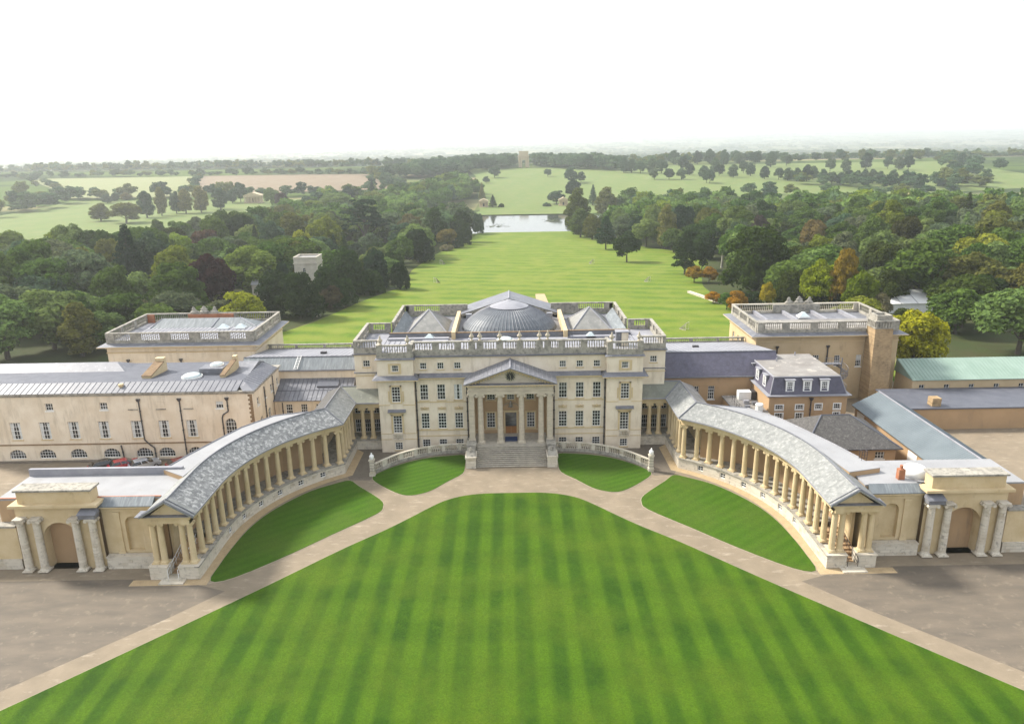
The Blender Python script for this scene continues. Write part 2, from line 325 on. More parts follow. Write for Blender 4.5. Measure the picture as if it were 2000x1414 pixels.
strip('wood_floor', [(90, 45), (70, 62), (62, 110), (64, 186), (44, 355), (44, 400)], [(420, 45), (420, 400)], np.arange(45, 402, 8), 24, 'wood_floor', .03, 'dark floor of the wood right of the lawn')
strip('meadow', [(-40, 532), (-24, 560), (-40, 880), (-60, 1000)], [(70, 532), (260, 560), (560, 640), (620, 1000)], np.arange(532, 1004, 8), 40, 'meadow', .22, 'pale green parkland rising beyond the lake')
strip('meadow', [(-420, 330), (-420, 640)], [(-150, 330), (-150, 500), (-175, 640)], np.arange(330, 642, 8), 24, 'meadow', .2, 'pale green clearing in the left wood')
strip('ploughed_field', [(-230, 682), (-330, 700), (-409, 924)], [(-226, 682), (-126, 738), (-182, 911), (-200, 924)], np.arange(682, 926, 8), 24, 'ploughed', .5, 'reddish ploughed field on the left beyond the wood')
strip('pale_field', [(-430, 655), (-640, 924)], [(-300, 655), (-332, 700), (-411, 924)], np.arange(655, 926, 8), 24, 'pale_field', .5, 'pale green field left of the ploughed field')
m = MB(); m.prism(LAKE, -15.0, -13.15); tag(m.build('lake', 'water'), 'bright still lake at the foot of the long lawn', None, None, 'structure')

# ------------------------------------------------------------------ forecourt
def sheet(name, poly, mat, z0, z1, label, mir=False):
    if mir: poly = [(-x, y) for x, y in poly][::-1]
    m = MB(); m.prism(poly, z0, z1); return tag(m.build(name, mat), label, None, None, 'structure')
sheet('forecourt', [(-120, -90), (120, -90), (120, 36), (-120, 36)], 'gravel', -.15, 0, 'pale gravel forecourt and curving drives')
half = [(0, -8.1), (3.6, -8.15), (6.3, -8.7), (8.7, -10), (10.8, -12.2), (12.2, -13.9), (15, -17.1), (17.7, -19.8), (20.3, -22.5), (28.8, -31.9), (46, -50), (62, -66)]
hp = smooth_poly(half, 4, False)
lawn_poly = [(-x, y) for x, y in hp[::-1]] + hp[1:]
lawn_poly = lawn_poly[::-1]
def lawn_obj(name, poly, mat, label):
    A = np.array(poly); area = .5 * np.sum(A[:, 0] * np.roll(A[:, 1], -1) - np.roll(A[:, 0], -1) * A[:, 1])
    if area < 0: poly = poly[::-1]
    m = MB(); m.prism(offset_line(poly, .10, True), -.05, .025); tag(m.build('lawn_kerb', 'gravel_edge'), 'thin pale edging round ' + label, None, None, 'structure')
    m = MB(); m.prism(poly, -.04, .06); return tag(m.build(name, mat), label, None, None, 'structure')
surf('gravel_edge', (.33, .28, .20), (.26, .22, .155), 1.5, bmp=.3)
lawn_obj('front_lawn', lawn_poly, 'lawn_front', 'large striped front lawn')
side = smooth_poly([(22.3, -3.5), (24.1, -4.4), (26.9, -6.6), (29.3, -10), (31, -13.5), (31.9, -17), (32.3, -21), (32.4, -24.5), (32.2, -27.6), (29.9, -27.0), (25.4, -22.7), (21.3, -18.1), (17.0, -13.3), (16.5, -11.3), (17.2, -9.3), (20.7, -5.3)], 3)
small = smooth_poly([(6.9, 4.4), (9.2, 4.4), (11.8, 3.9), (14.3, 2.8), (16.7, 1.0), (18.8, -1.4), (19.2, -3.2), (16.9, -6), (14.9, -7.8), (13.6, -8.3), (12.3, -8), (10.7, -6.9), (8.8, -4.3), (6.9, -1.8), (6.7, 1)], 3)
for s, w in ((1, 'right'), (-1, 'left')):
    fl = lambda P: [(s * x, y) for x, y in P]
    lawn_obj('side_lawn', fl(side), 'lawn_side', 'lawn beside the %s colonnade' % w)
    lawn_obj('small_lawn', fl(small), 'lawn_small', 'small lawn below the %s curved balustrade' % w)
    yd = fl([(6.6, 8.5), (6.6, 5.0), (12, 4.5), (16, 2.2), (19.6, -3.4), (22.3, -3.3), (23.4, -1.2), (23.4, 8.5)])
    sheet('yard', yd, 'yard', -.02, .004, 'dark paved yard by the %s corner of the house' % w)
    tm = fl([(33.5, -28.2), (30, -29.5), (34, -34), (44, -44), (60, -60), (75, -60), (75, -27.0), (40.5, -27.0), (39.5, -28.2)])
    sheet('tarmac', tm, 'tarmac', -.02, .005, 'grey tarmac apron at the %s end of the drive' % w)
# ------------------------------------------------------------------ windows and walls
WC = {}
def win_mesh(w, h, c, r, arch=False, mat='white_paint', fan=False):
    key = (round(w, 2), round(h, 2), c, r, arch, mat)
    if key in WC: return WC[key]
    f = MB(); t = .075; y0, y1 = .13, .2; b = .045
    if not arch:
        f.box(-w / 2, -w / 2 + t, y0, y1, 0, h); f.box(w / 2 - t, w / 2, y0, y1, 0, h); f.box(-w / 2 + t, w / 2 - t, y0, y1, 0, t); f.box(-w / 2 + t, w / 2 - t, y0, y1, h - t, h)
        for i in range(1, c): x = -w / 2 + w * i / c; f.box(x - b / 2, x + b / 2, y0 + .012, y1 - .01, t, h - t)
        for i in range(1, r): z = h * i / r; bb = b if (r < 4 or i != r // 2) else .08; f.box(-w / 2 + t, w / 2 - t, y0 + .004, y1 - .014, z - bb / 2, z + bb / 2)
        g = MB(); g.face((-w / 2, y1 - .02, 0), (w / 2, y1 - .02, 0), (w / 2, y1 - .02, h), (-w / 2, y1 - .02, h))
    else:
        zs = h - w / 2; P = [(-w / 2, 0), (w / 2, 0)] + [(w / 2 * math.cos(a), zs + w / 2 * math.sin(a)) for a in np.linspace(0, PI, 13)]
        if h < w * .62:
            P = [(-w / 2, 0), (w / 2, 0)] + [(w / 2 * math.cos(a), h * .35 + h * .65 * math.sin(a)) for a in np.linspace(0, PI, 13)]
        for (x, z), (x2, z2) in zip(P, P[1:] + P[:1]): f.tube((x * .97, .16, z), (x2 * .97, .16, z2), .05, k=4)
        top = lambda x: max(z for z in (np.interp(x, [p[0] for p in P[2:]][::-1], [p[1] for p in P[2:]][::-1]),))
        for i in range(1, c): x = -w / 2 + w * i / c; f.box(x - b / 2, x + b / 2, y0 + .012, y1 - .01, 0, top(x))
        for i in range(1, r):
            z = h * i / r; hw = w / 2 if z < zs else math.sqrt(max(.01, 1 - ((z - (h - w / 2)) / (w / 2)) ** 2)) * w / 2 if h >= w * .62 else w / 2 * math.sqrt(max(.02, 1 - (max(0, z - h * .35) / (h * .65)) ** 2))
            f.box(-hw, hw, y0 + .004, y1 - .014, z - b / 2, z + b / 2)
        g = MB(); g.face(*[(x, y1 - .02, z) for x, z in P])
    WC[key] = (f.mesh('window', mat), g.mesh('pane', 'glass')); return WC[key]
def window(parent, x, y, z, w, h, c, r, rz=0, arch=False, mat='white_paint', sill=None, curtain=0):
    f, g = win_mesh(w, h, c, r, arch, mat)
    o = putw('window', f, (x, y, z), rz, parent)
    p = put('pane', g, (0, 0, 0), 0, o)
    if sill:
        k = ('sill', round(w, 2), sill)
        if k not in WC: s = MB(); s.box(-w / 2 - .12, w / 2 + .12, -.09, .1, -.16, -.003); WC[k] = s.mesh('sill', sill)
        put('sill', WC[k], (0, 0, 0), 0, o)
    if curtain:
        k = ('cur', round(w, 2), round(h, 2), curtain)
        if k not in WC:
            s = MB()
            if curtain == 1:
                for a in (-1, 1): s.face((a * w * .46, .175, .05), (a * w * .30, .175, .05), (a * w * .16, .175, h * .93), (a * w * .46, .175, h * .93))
            elif curtain == 2:
                for a in (-1, 1): s.face((a * w * .48, .175, .05), (a * w * .14, .175, .05), (a * w * .12, .175, h * .97), (a * w * .48, .175, h * .97))
            else: s.face((-w * .46, .175, h * .55), (w * .46, .175, h * .55), (w * .46, .175, h * .96), (-w * .46, .175, h * .96))
            WC[k] = s.mesh('curtain', 'curtain')
        put('curtain', WC[k], (0, 0, 0), 0, o)
    return o
SIDE = {'N': (0, 0, 0), 'E': (1, 0, PI / 2), 'S': (1, 1, PI), 'W': (0, 1, -PI / 2)}
def frame(side, x0, x1, y0, y1):
    a, b, ang = SIDE[side]; return (x1 if a else x0, y1 if b else y0), ang, (x1 - x0 if side in 'NS' else y1 - y0)
def wall(mb, P, ang, L, z0, z1, ops=(), depth=.22):
    d = (math.cos(ang), math.sin(ang)); n = (d[1], -d[0])
    pt = lambda u, z, k=0: (P[0] + d[0] * u - n[0] * k, P[1] + d[1] * u - n[1] * k, z)
    us = sorted({0, L, *[o[0] for o in ops], *[o[1] for o in ops]}); zs = sorted({z0, z1, *[o[2] for o in ops], *[o[3] for o in ops]})
    us = [u for u in us if 0 <= u <= L]; zs = [z for z in zs if z0 <= z <= z1]
    for a, b in zip(us, us[1:]):
        for c, e in zip(zs, zs[1:]):
            if b - a < 1e-6 or e - c < 1e-6: continue
            um, zm = (a + b) / 2, (c + e) / 2
            if any(o[0] < um < o[1] and o[2] < zm < o[3] for o in ops): continue
            mb.face(pt(a, c), pt(b, c), pt(b, e), pt(a, e))
    for a, b, c, e in ops:
        mb.face(pt(a, c), pt(a, c, depth), pt(b, c, depth), pt(b, c)); mb.face(pt(a, e), pt(b, e), pt(b, e, depth), pt(a, e, depth))
        mb.face(pt(a, c), pt(a, e), pt(a, e, depth), pt(a, c, depth)); mb.face(pt(b, c), pt(b, c, depth), pt(b, e, depth), pt(b, e))
def facade(mb, parent, P, ang, L, z0, z1, wins, depth=.22):
    """wins: (u centre, sill z, w, h, cols, rows, opts)"""
    d = (math.cos(ang), math.sin(ang)); ops = []
    for u, z, w, h, c, r, *o in wins:
        o = o[0] if o else {}
        ops.append((u - w / 2, u + w / 2, z, z + h))
        window(parent, P[0] + d[0] * u, P[1] + d[1] * u, z, w, h, c, r, ang, **o)
        if o.get('arch'):
            pz = lambda uu, zz: (P[0] + d[0] * uu, P[1] + d[1] * uu, zz)
            flat = h < w * .62
            arc = [(u + w / 2 * math.cos(a), (z + h * .35 + h * .65 * math.sin(a)) if flat else (z + h - w / 2 + w / 2 * math.sin(a))) for a in np.linspace(0, PI, 13)]
            for q in range(12):
                (a1, b1), (a2, b2) = arc[q], arc[q + 1]
                mb.face(pz(a1, b1), pz(a1, z + h), pz(a2, z + h), pz(a2, b2))
    wall(mb, P, ang, L, z0, z1, ops, depth)
def block(parent, x0, x1, y0, y1, z0, z1, mat, wins={}, sides='NESW', name='wall'):
    mb = MB()
    for s in sides:
        P, ang, L = frame(s, x0, x1, y0, y1); facade(mb, parent, P, ang, L, z0, z1, wins.get(s, []))
    return mb.build(name, mat, parent)
BAL = {}
def baluster_geo(mb, x, y, z, h):
    mb.lathe(x, y, [(.085, z), (.085, z + .08 * h), (.045, z + .16 * h), (.10, z + .42 * h), (.045, z + .75 * h), (.085, z + .9 * h), (.085, z + h)], 6, False)
def balustrade(parent, p, q, z, h=1.5, base=.45, dies=(), die_w=.55, mat='weathered', w=.42, solid=()):
    """one straight run of stone balustrade from p to q; dies and solid runs given as fractions"""
    L = math.hypot(q[0] - p[0], q[1] - p[1]); d = ((q[0] - p[0]) / L, (q[1] - p[1]) / L); at = lambda u: (p[0] + d[0] * u, p[1] + d[1] * u)
    b = MB(); b.beam(p, q, w, z, z + base); b.build('balustrade_base', mat, parent)
    b = MB(); b.beam(p, q, w + .04, z + h - .2, z + h); b.build('rail', mat, parent)
    ds = MB(); spans = []
    for f in dies: spans.append((f * L - die_w / 2, f * L + die_w / 2))
    for a, c in solid: spans.append((a * L, c * L))
    spans = sorted((max(0, a), min(L, c)) for a, c in spans)
    for a, c in spans: ds = MB(); ds.beam(at(a), at(c), w - .03, z + base - .003, z + h - .197); ds.build('pier', mat, parent)
    bb = MB(); u = .2
    while u < L - .1:
        if not any(a - .1 < u < c + .1 for a, c in spans): baluster_geo(bb, *at(u), z + base, h - base - .2)
        u += .36
    if bb.v: tag(bb.build('balusters', mat, parent), kind='stuff')
def ring(name, mat, parent, x0, x1, y0, y1, o, z0, z1):
    return box(name, mat, parent, x0 - o, x1 + o, y0 - o, y1 + o, z0, z1)
def dentils(parent, p, q, z, s=.16, gap=.34, mat='gold_stone', off=.12):
    L = math.hypot(q[0] - p[0], q[1] - p[1]); d = ((q[0] - p[0]) / L, (q[1] - p[1]) / L); m = MB(); u = s
    while u < L - s:
        m.beam((p[0] + d[0] * u, p[1] + d[1] * u), (p[0] + d[0] * (u + s), p[1] + d[1] * (u + s)), .22, z, z + .16, off=-off); u += gap
    return tag(m.build('dentils', mat, parent), kind='stuff')
def pipe(parent, pts, r=.09, head=True, mat='iron', seg=None):
    m = MB()
    for a, b in zip(pts, pts[1:]):
        m.tube(a, b, r, k=6)
        n = int((Vector(b) - Vector(a)).length // 1.6)
        for i in range(1, n + 1):
            c = Vector(a).lerp(Vector(b), i / (n + 1)); e = (Vector(b) - Vector(a)).normalized() * .07; m.tube(c - e, c + e, r * 1.5, k=6)
    if head:
        x, y, z = pts[0]; m.frustum(x - .14, x + .14, y - .14, y + .14, z, x - .3, x + .3, y - .2, y + .16, z + .4)
    return m.build('drainpipe', mat, parent)
def urn(name, x, y, z, s, mat, label, group, k=10):
    m = MB(); m.lathe(x, y, [(.30 * s, z), (.30 * s, z + .12 * s), (.12 * s, z + .2 * s), (.14 * s, z + .35 * s), (.36 * s, z + .62 * s), (.40 * s, z + .78 * s), (.20 * s, z + .95 * s), (.22 * s, z + 1.02 * s), (.08 * s, z + 1.25 * s), (.12 * s, z + 1.35 * s), (.03 * s, z + 1.5 * s)], k)
    return tag(m.build(name, mat, None, True), label, 'urn', group)
def skylight(x, y, z, w, d, h, label, round_=False, group='roof skylights'):
    t = thing('skylight', (x, y, z), label, 'skylight', group); m = MB()
    if round_:
        m.lathe(x, y, [(w / 2, z), (w / 2, z + .25)], 16); m.build('curb', 'white_paint', t)
        m = MB(); m.lathe(x, y, [(w / 2 - .05, z + .25), (w * .36, z + .25 + h * .6), (w * .15, z + .25 + h * .95), (.05, z + .25 + h)], 16); m.build('glass_dome', 'skylight_glass', t, True)
    else:
        m.box(x - w / 2, x + w / 2, y - d / 2, y + d / 2, z, z + .25); m.build('curb', 'white_paint', t)
        m = MB(); m.frustum(x - w / 2 + .06, x + w / 2 - .06, y - d / 2 + .06, y + d / 2 - .06, z + .25, x - w * .12, x + w * .12, y - d * .12, y + d * .12, z + .25 + h); m.build('glass_lantern', 'skylight_glass', t)
    return t
def column_mesh(name, h, r0, r1, mat, blocks=False, k=12):
    m = MB()
    m.box(-r0 * 1.35, r0 * 1.35, -r0 * 1.35, r0 * 1.35, 0, .12)
    prof = [(r0 * 1.3, .12), (r0 * 1.3, .22), (r0 * 1.1, .3), (r0, .36)]
    for i in range(1, 6):
        f = i / 5; prof.append((r0 + (r1 - r0) * f ** 1.4, .36 + (h - .36 - .5) * f))
    prof += [(r1 * 1.12, h - .44), (r1 * 1.12, h - .36)]
    m.lathe(0, 0, prof, k)
    # ionic capital: volutes and abacus
    for s in (-1, 1):
        for c in (-1, 1): m.tube((s * r1 * 1.35, c * r1 * 1.25, h - .3), (s * r1 * 1.35, c * r1 * .3, h - .3), .2, k=8)
    m.box(-r1 * 1.2, r1 * 1.2, -r1 * 1.15, r1 * 1.15, h - .36, h - .12); m.box(-r1 * 1.5, r1 * 1.5, -r1 * 1.4, r1 * 1.4, h - .12, h)
    return m.mesh(name, mat)
# ================================================================== main house
house = thing('mansion', (0, 20, 0), 'large cream stone mansion with domed roof, columned porch and clock', 'mansion')
def win_row(xs, z, w, h, c, r, **o): return [(x, z, w, h, c, r, dict(sill='gold_stone', **o)) for x in xs]
XC = [-12.78, -10.25, -7.75]
for s in (-1, 1):
    # --- recessed centre, three bays each side of the porch
    x0, x1 = (-14.1, -6.2) if s < 0 else (6.2, 14.1)
    us = [x - x0 for x in (XC if s < 0 else [-x for x in XC[::-1]])]
    wn = win_row(us, .32, 1.18, 1.22, 3, 3)
    for i, u in enumerate(us): wn += win_row([u], 3.27, 1.22, 2.46, 3, 5)
    for i, u in enumerate(us): wn += win_row([u], 7.82, 1.2, 2.4, 3, 4, **({'curtain': 2} if (s < 0 and i == 2) else {}))
    mb = MB(); facade(mb, house, (x0, 7.2), 0, 7.9, 0, 11.1, wn); mb.build('wall', 'render', house)
    mb = MB(); mb.box(x0 + .01, x1 - .01, 7.14, 7.3, 2.06, 2.2); mb.box(x0 + .01, x1 - .01, 7.1, 7.3, 2.97, 3.12); mb.box(x0 + .01, x1 - .01, 7.13, 7.3, 7.42, 7.58); pieces(mb, 'string_course', 'gold_stone', house)
    for u in us:
        x = x0 + u; mb = MB(); mb.box(x - .62, x + .62, 7.12, 7.22, 6.27, 6.42)
        for k in range(7):
            a = (k - 3) / 3; mb.lathe(x + a * .55, 7.12, [(.05, 6.44 + .1 * abs(a)), (.11, 6.52 + .08 * abs(a)), (.09, 6.62 + .06 * abs(a)), (.02, 6.72)], 6)
        mb.lathe(x, 7.08, [(.09, 6.4), (.17, 6.55), (.14, 6.72), (.03, 6.84)], 6); mb.build('carved_swag', 'brown_stone' if False else 'gold_stone', house)
    # --- end pavilions of the front
    x0, x1 = (-19.35, -14.1) if s < 0 else (14.1, 19.35); xc = s * 16.8; u = xc - x0
    wn = [(u, .36, 1.14, 1.18, 3, 3, dict(sill='gold_stone')), (u, 3.04, 1.3, 2.74, 3, 6, {}), (u, 7.88, 1.25, 2.36, 3, 5, dict(sill='gold_stone'))]
    block(house, x0, x1, 6.2, 9.6, 0, 11.1, 'render', {'N': wn})
    for z0, z1, o in ((2.0, 2.12, .05), (2.95, 3.03, .06), (7.4, 7.52, .05)):
        box('string_course', 'gold_stone', house, x0 - o, xc - .95, 6.2 - o, 9.6, z0, z1); box('string_course', 'gold_stone', house, xc + .95, x1 + o, 6.2 - o, 9.6, z0, z1)
    mb = MB()
    for a in (-1, 1):
        mb.box(xc + a * .66 - .0 if a > 0 else xc - .92, xc + .92 if a > 0 else xc - .66, 6.08, 6.2, 3.04, 6.0)
        mb.box(xc + .64 if a > 0 else xc - .86, xc + .86 if a > 0 else xc - .64, 6.1, 6.2, 7.7, 10.5)
        mb.box(xc + .95 if a > 0 else xc - 1.15, xc + 1.15 if a > 0 else xc - .95, 6.13, 6.2, 8.0, 9.6)
    mb.box(xc - .92, xc + .92, 6.08, 6.2, 5.8, 6.05); mb.box(xc - .86, xc + .86, 6.1, 6.2, 10.3, 10.5); mb.box(xc - 1.05, xc + 1.05, 6.02, 6.2, 6.05, 6.4); pieces(mb, 'window_surround', 'gold_stone', house)
    mb = MB(); mb.hexa([(xc - 1.32, 5.7, 6.42), (xc + 1.32, 5.7, 6.42), (xc + 1.32, 6.2, 6.42), (xc - 1.32, 6.2, 6.42)], [(xc - 1.32, 5.7, 6.52), (xc + 1.32, 5.7, 6.52), (xc + 1.32, 6.2, 6.78), (xc - 1.32, 6.2, 6.78)]); mb.build('window_hood', 'lead', house)
    mb = MB(); mb.box(xc - .75, xc + .75, 5.92, 6.19, 2.12, 2.2); mb.box(xc - .75, xc + .75, 5.94, 6.1, 2.82, 2.92)
    for k in range(6): baluster_geo(mb, xc - .6 + k * .24, 6.02, 2.2, .62)
    mb.build('balconette', 'plinth_stone', house)
    # main cornice
    ring('cornice', 'gold_stone', house, x0, x1, 6.2, 9.6, .18, 11.1, 11.32); mb = MB(); mb.frustum(x0 - .75, x1 + .75, 5.45, 9.62, 11.45, x0 - .05, x1 + .05, 6.15, 9.62, 11.9); mb.build('cornice_lead', 'lead', house)
    box('cornice_shelf', 'gold_stone', house, x0 - .76, x1 + .76, 5.44, 9.61, 11.32, 11.44)
    dentils(house, (x0 - .4, 6.2), (x1 + .4, 6.2), 11.15, .2, .42, off=.3)
    # attic storey of the pavilion
    block(house, x0, x1, 6.4, 9.7, 11.8, 14.22, 'render', {'N': [(u + (.05 if s < 0 else -.05), 12.5, .95, .98, 3, 2, dict(sill='gold_stone'))]})
    xa = x0 + u; mb = MB(); mb.box(xa - .95, xa - .62, 6.33, 6.42, 12.2, 13.75); mb.box(xa + .62, xa + .95, 6.33, 6.42, 12.2, 13.75); mb.box(xa - .62, xa + .62, 6.33, 6.42, 13.52, 13.75); mb.box(xa - .62, xa + .62, 6.33, 6.42, 12.2, 12.32); pieces(mb, 'window_surround', 'gold_stone', house)
    ring('cornice', 'gold_stone', house, x0, x1, 6.4, 9.7, .12, 14.22, 14.34); mb = MB(); mb.frustum(x0 - .3, x1 + .3, 6.1, 9.72, 14.345, x0 - .0, x1 + .0, 6.4, 9.72, 14.55); mb.build('cornice_lead', 'lead', house)
    balustrade(house, (x0, 6.62), (x1, 6.62), 14.5, 2.0, .85, (.08, .92), .8)
    for xx in (x0 + .2, x1 - .2): balustrade(house, (xx, 6.83), (xx, 9.3), 14.5, 1.98, .85, (.95,), .5)
    # cornice and attic of the recessed centre
    x0, x1 = (-14.1, 0) if s < 0 else (0, 14.1)
    box('cornice', 'gold_stone', house, x0, x1, 7.02, 7.9, 11.1, 11.32); box('cornice_shelf', 'gold_stone', house, x0 + .74 * (s < 0), x1 - .74 * (s > 0), 6.46, 7.9, 11.32, 11.44)
    mb = MB(); mb.hexa([(x0 + .74 * (s < 0), 6.45, 11.445), (x1 - .74 * (s > 0), 6.45, 11.445), (x1 - .74 * (s > 0), 7.6, 11.445), (x0 + .74 * (s < 0), 7.6, 11.445)], [(x0 + .74 * (s < 0), 6.45, 11.5), (x1 - .74 * (s > 0), 6.45, 11.5), (x1 - .74 * (s > 0), 7.6, 11.85), (x0 + .74 * (s < 0), 7.6, 11.85)]); mb.build('cornice_lead', 'lead', house)
    dentils(house, (x0 + .8 if s < 0 else 6.7, 7.2), (-6.7 if s < 0 else x1 - .8, 7.2), 11.15, .2, .42, off=.3)
    mb = MB(); facade(mb, house, (x0, 7.6), 0, 14.1, 11.8, 14.22, [((x - x0), 12.45, .98, 1.0, 3, 2, dict(sill='gold_stone')) for x in (XC if s < 0 else [-q for q in XC])]); mb.build('wall', 'render', house)
    mb = MB()
    for x in (XC if s < 0 else [-q for q in XC]): mb.box(x - .72, x - .49, 7.55, 7.62, 12.2, 13.6); mb.box(x + .49, x + .72, 7.55, 7.62, 12.2, 13.6)
    mb.box(s * 5.8 - .25, s * 5.8 + .25, 7.55, 7.62, 11.9, 14.2); pieces(mb, 'window_surround', 'render', house)
    box('cornice', 'gold_stone', house, x0, x1, 7.45, 8.2, 14.22, 14.34); box('cornice_lead', 'lead', house, x0 + .3 * (s < 0), x1 - .3 * (s > 0), 7.25, 8.2, 14.345, 14.5)
    # flank blocks
    x0, x1 = (-23.2, -19.35) if s < 0 else (19.35, 23.2)
    block(house, x0, x1, 9.4, 21, 6, 14.22, 'render', {'N': [(1.75 if s < 0 else 2.1, 12.45, 1.05, 1.0, 3, 2, dict(sill='gold_stone'))]})
    ring('cornice', 'gold_stone', house, x0, x1, 9.4, 21, .08, 11.0, 11.12); ring('cornice', 'lead', house, x0, x1, 9.4, 21, .18, 11.5, 11.6); ring('cornice', 'gold_stone', house, x0, x1, 9.4, 21, .12, 14.22, 14.34); ring('cornice_lead', 'lead', house, x0, x1, 9.4, 21, .25, 14.345, 14.5)
    xo = s * 23.0
    balustrade(house, (x0 + .0, 9.6), (x1, 9.6), 14.5, 2.0, .85, (.06, .95), .5)
    balustrade(house, (xo, 9.82), (xo, 20.9), 14.5, 2.0, .85, (.02, .26, .5, .74, .99), .8)
    balustrade(house, (s * 22.7, 20.75), (s * 19.3, 20.75), 14.5, 1.98, .85, (.05,), .8, solid=((.7, 1),))
    # south body flank
    block(house, *((-19.2, -9) if s < 0 else (9, 19.2)), 21, 34.6, 0, 14.22, 'render', sides='ESW')
    balustrade(house, (s * 19.0, 21.1), (s * 19.0, 34.5), 14.5, 2.0, .85, (.03, .3, .6, .97), 1.2)
    balustrade(house, (s * 18.7, 34.4), (s * 7.5, 34.4), 14.5, 1.98, .85, (.02,), .8, solid=((0, .14), (.55, 1)))
    # wells and roofs
    box('flat_roof', 'lead_light', house, *((-23.0, -19.3) if s < 0 else (19.3, 23.0)), 9.5, 20.9, 14.23, 14.8)
    box('divider_wall', 'gold_stone', house, s * 8.8 - .3, s * 8.8 + .3, 15.6, 31, 14.5, 16.0)
    box('well_wall', 'lead', house, *((-19.0, -9.1) if s < 0 else (9.1, 19.0)), 17.1, 17.4, 14.5, 15.55); box('well_coping', 'brown_stone', house, *((-19.0, -9.1) if s < 0 else (9.1, 19.0)), 17.05, 17.45, 15.55, 15.65)
    m = MB(); xa, ya, za = s * 13.5, 25.6, 17.5; X0, X1, Y0, Y1 = xa - 3.3, xa + 3.3, 21.0, 30.2
    for p, q in (((X0, Y0), (X1, Y0)), ((X1, Y0), (X1, Y1)), ((X1, Y1), (X0, Y1)), ((X0, Y1), (X0, Y0))): m.face((*p, 14.5), (*q, 14.5), (xa, ya, za))
    py = m.build('pyramid_roof', 'pyramid_slate', house)
    m = MB()
    for p in ((X0, Y0), (X1, Y0), (X1, Y1), (X0, Y1)): m.tube((*p, 14.52), (xa, ya, za + .03), .1, k=5)
    m.build('hip_roll', 'lead_light', py)
    m = MB()   # sloping slate lining of the well
    m.face((s * 18.6, 17.5, 15.6), (s * 18.6, 33.9, 15.6), (s * 17.1, 32, 14.46), (s * 17.1, 19, 14.46)); m.build('well_slope', 'slate_streak', house)
    pipe(house, [(s * 13.95, 7.05, 10.9), (s * 13.95, 7.05, .1)], .1); pipe(house, [(s * 6.45, 7.05, 10.4), (s * 6.45, 7.05, .1)], .1)
# roofs of the centre
box('flat_roof', 'lead_light', house, -19.2, 19.2, 7.9, 17.1, 14.23, 14.8); box('flat_roof', 'lead', house, -19.1, 19.1, 17.1, 34.3, 14.23, 14.46)
m = MB()
for k in range(46):
    x = -18.6 + k * .826
    if not 5 < 0: m.box(x - .03, x + .03, 8.2, 15.2, 14.8, 14.86)
tag(m.build('roof_seams', 'lead', house), kind='stuff')
for x0, x1, y0 in ((-19, -9.5, 15.4), (9.5, 18.6, 15.2), (-6.5, -2.2, 14.4), (2.6, 9, 13.9), (-13.5, -9.5, 13.6)): box('roof_step', 'lead_light', house, x0, x1, y0, y0 + .9, 14.8, 15.12)
balustrade(house, (-14.1, 7.85), (14.1, 7.85), 14.5, 2.1, .85, (.115, .23, .303, .346, .448, .552, .654, .697, .77, .885), 1.0)
box('dome_curb', 'lead', house, -8.5, 8.5, 16.6, 16.9, 14.5, 15.6); box('dome_coping', 'brown_stone', house, -8.5, 8.5, 16.55, 16.95, 15.6, 15.7)
DP = [(7.95, 14.5), (7.7, 15.2), (7.05, 16.0), (6.1, 16.8), (5.0, 17.5), (3.9, 18.05), (2.9, 18.4)]
m = MB(); m.lathe(0, 23.4, DP, 72, True, .86); dome = m.build('dome', 'dome_slate', house)
m = MB()
for k in range(72):
    a = 2 * PI * k / 72
    for (r, z), (q, w) in zip(DP, DP[1:]): m.tube((r * math.cos(a), 23.4 + .86 * r * math.sin(a), z), (q * math.cos(a), 23.4 + .86 * q * math.sin(a), w), .055, k=4)
tag(m.build('dome_ribs', 'lead', dome), kind='stuff')
m = MB(); m.lathe(0, 23.4, [(3.15, 18.3), (3.2, 18.42), (1.7, 19.0), (.5, 19.35), (.4, 19.45)], 28, True, .9); m.build('dome_cap', 'lead_light', dome, False)
for s in (-1, 1):
    m = MB(); m.face((s * 8.5, 17, 14.6), (s * 8.5, 30.6, 14.6), (s * 5.2, 30.6, 15.2), (s * 8.0, 17, 14.9)); m.build('dome_gutter', 'lead', house)
    box('air_handler', 'lead_light', house, s * 7.0 - .5, s * 7.0 + .5, 28.6, 29.4, 14.5, 15.9)
# south porch roof behind the dome
m = MB(); A, B = 31.6, 38.6
m.face((-9, A, 15.1), (0, A, 18), (0, B, 18), (-9, B, 15.1)); m.face((0, A, 18), (9, A, 15.1), (9, B, 15.1), (0, B, 18)); m.build('south_porch_roof', 'lead', house)
m = MB(); m.face((-9, A + .1, 15.0), (9, A + .1, 15.0), (0, A + .1, 17.9)); m.face((9, B - .1, 15.0), (-9, B - .1, 15.0), (0, B - .1, 17.9)); m.build('south_gable', 'weathered', house)
m = MB(); m.tube((0, A - .02, 18.02), (0, B, 18.02), .12, k=6); m.build('ridge_roll', 'lead_light', house)
m = MB()
for s in (-1, 1):
    for k in range(14): f = .1 + k * .062; m.box(s * 9 * f - .16, s * 9 * f + .16, A - .12, A + .1, 17.55 - 2.9 * f, 17.72 - 2.9 * f)
tag(m.build('dentils', 'weathered', house), kind='stuff')
block(house, -9, 9, 31.8, 38.4, 0, 15.0, 'render', sides='ESW')
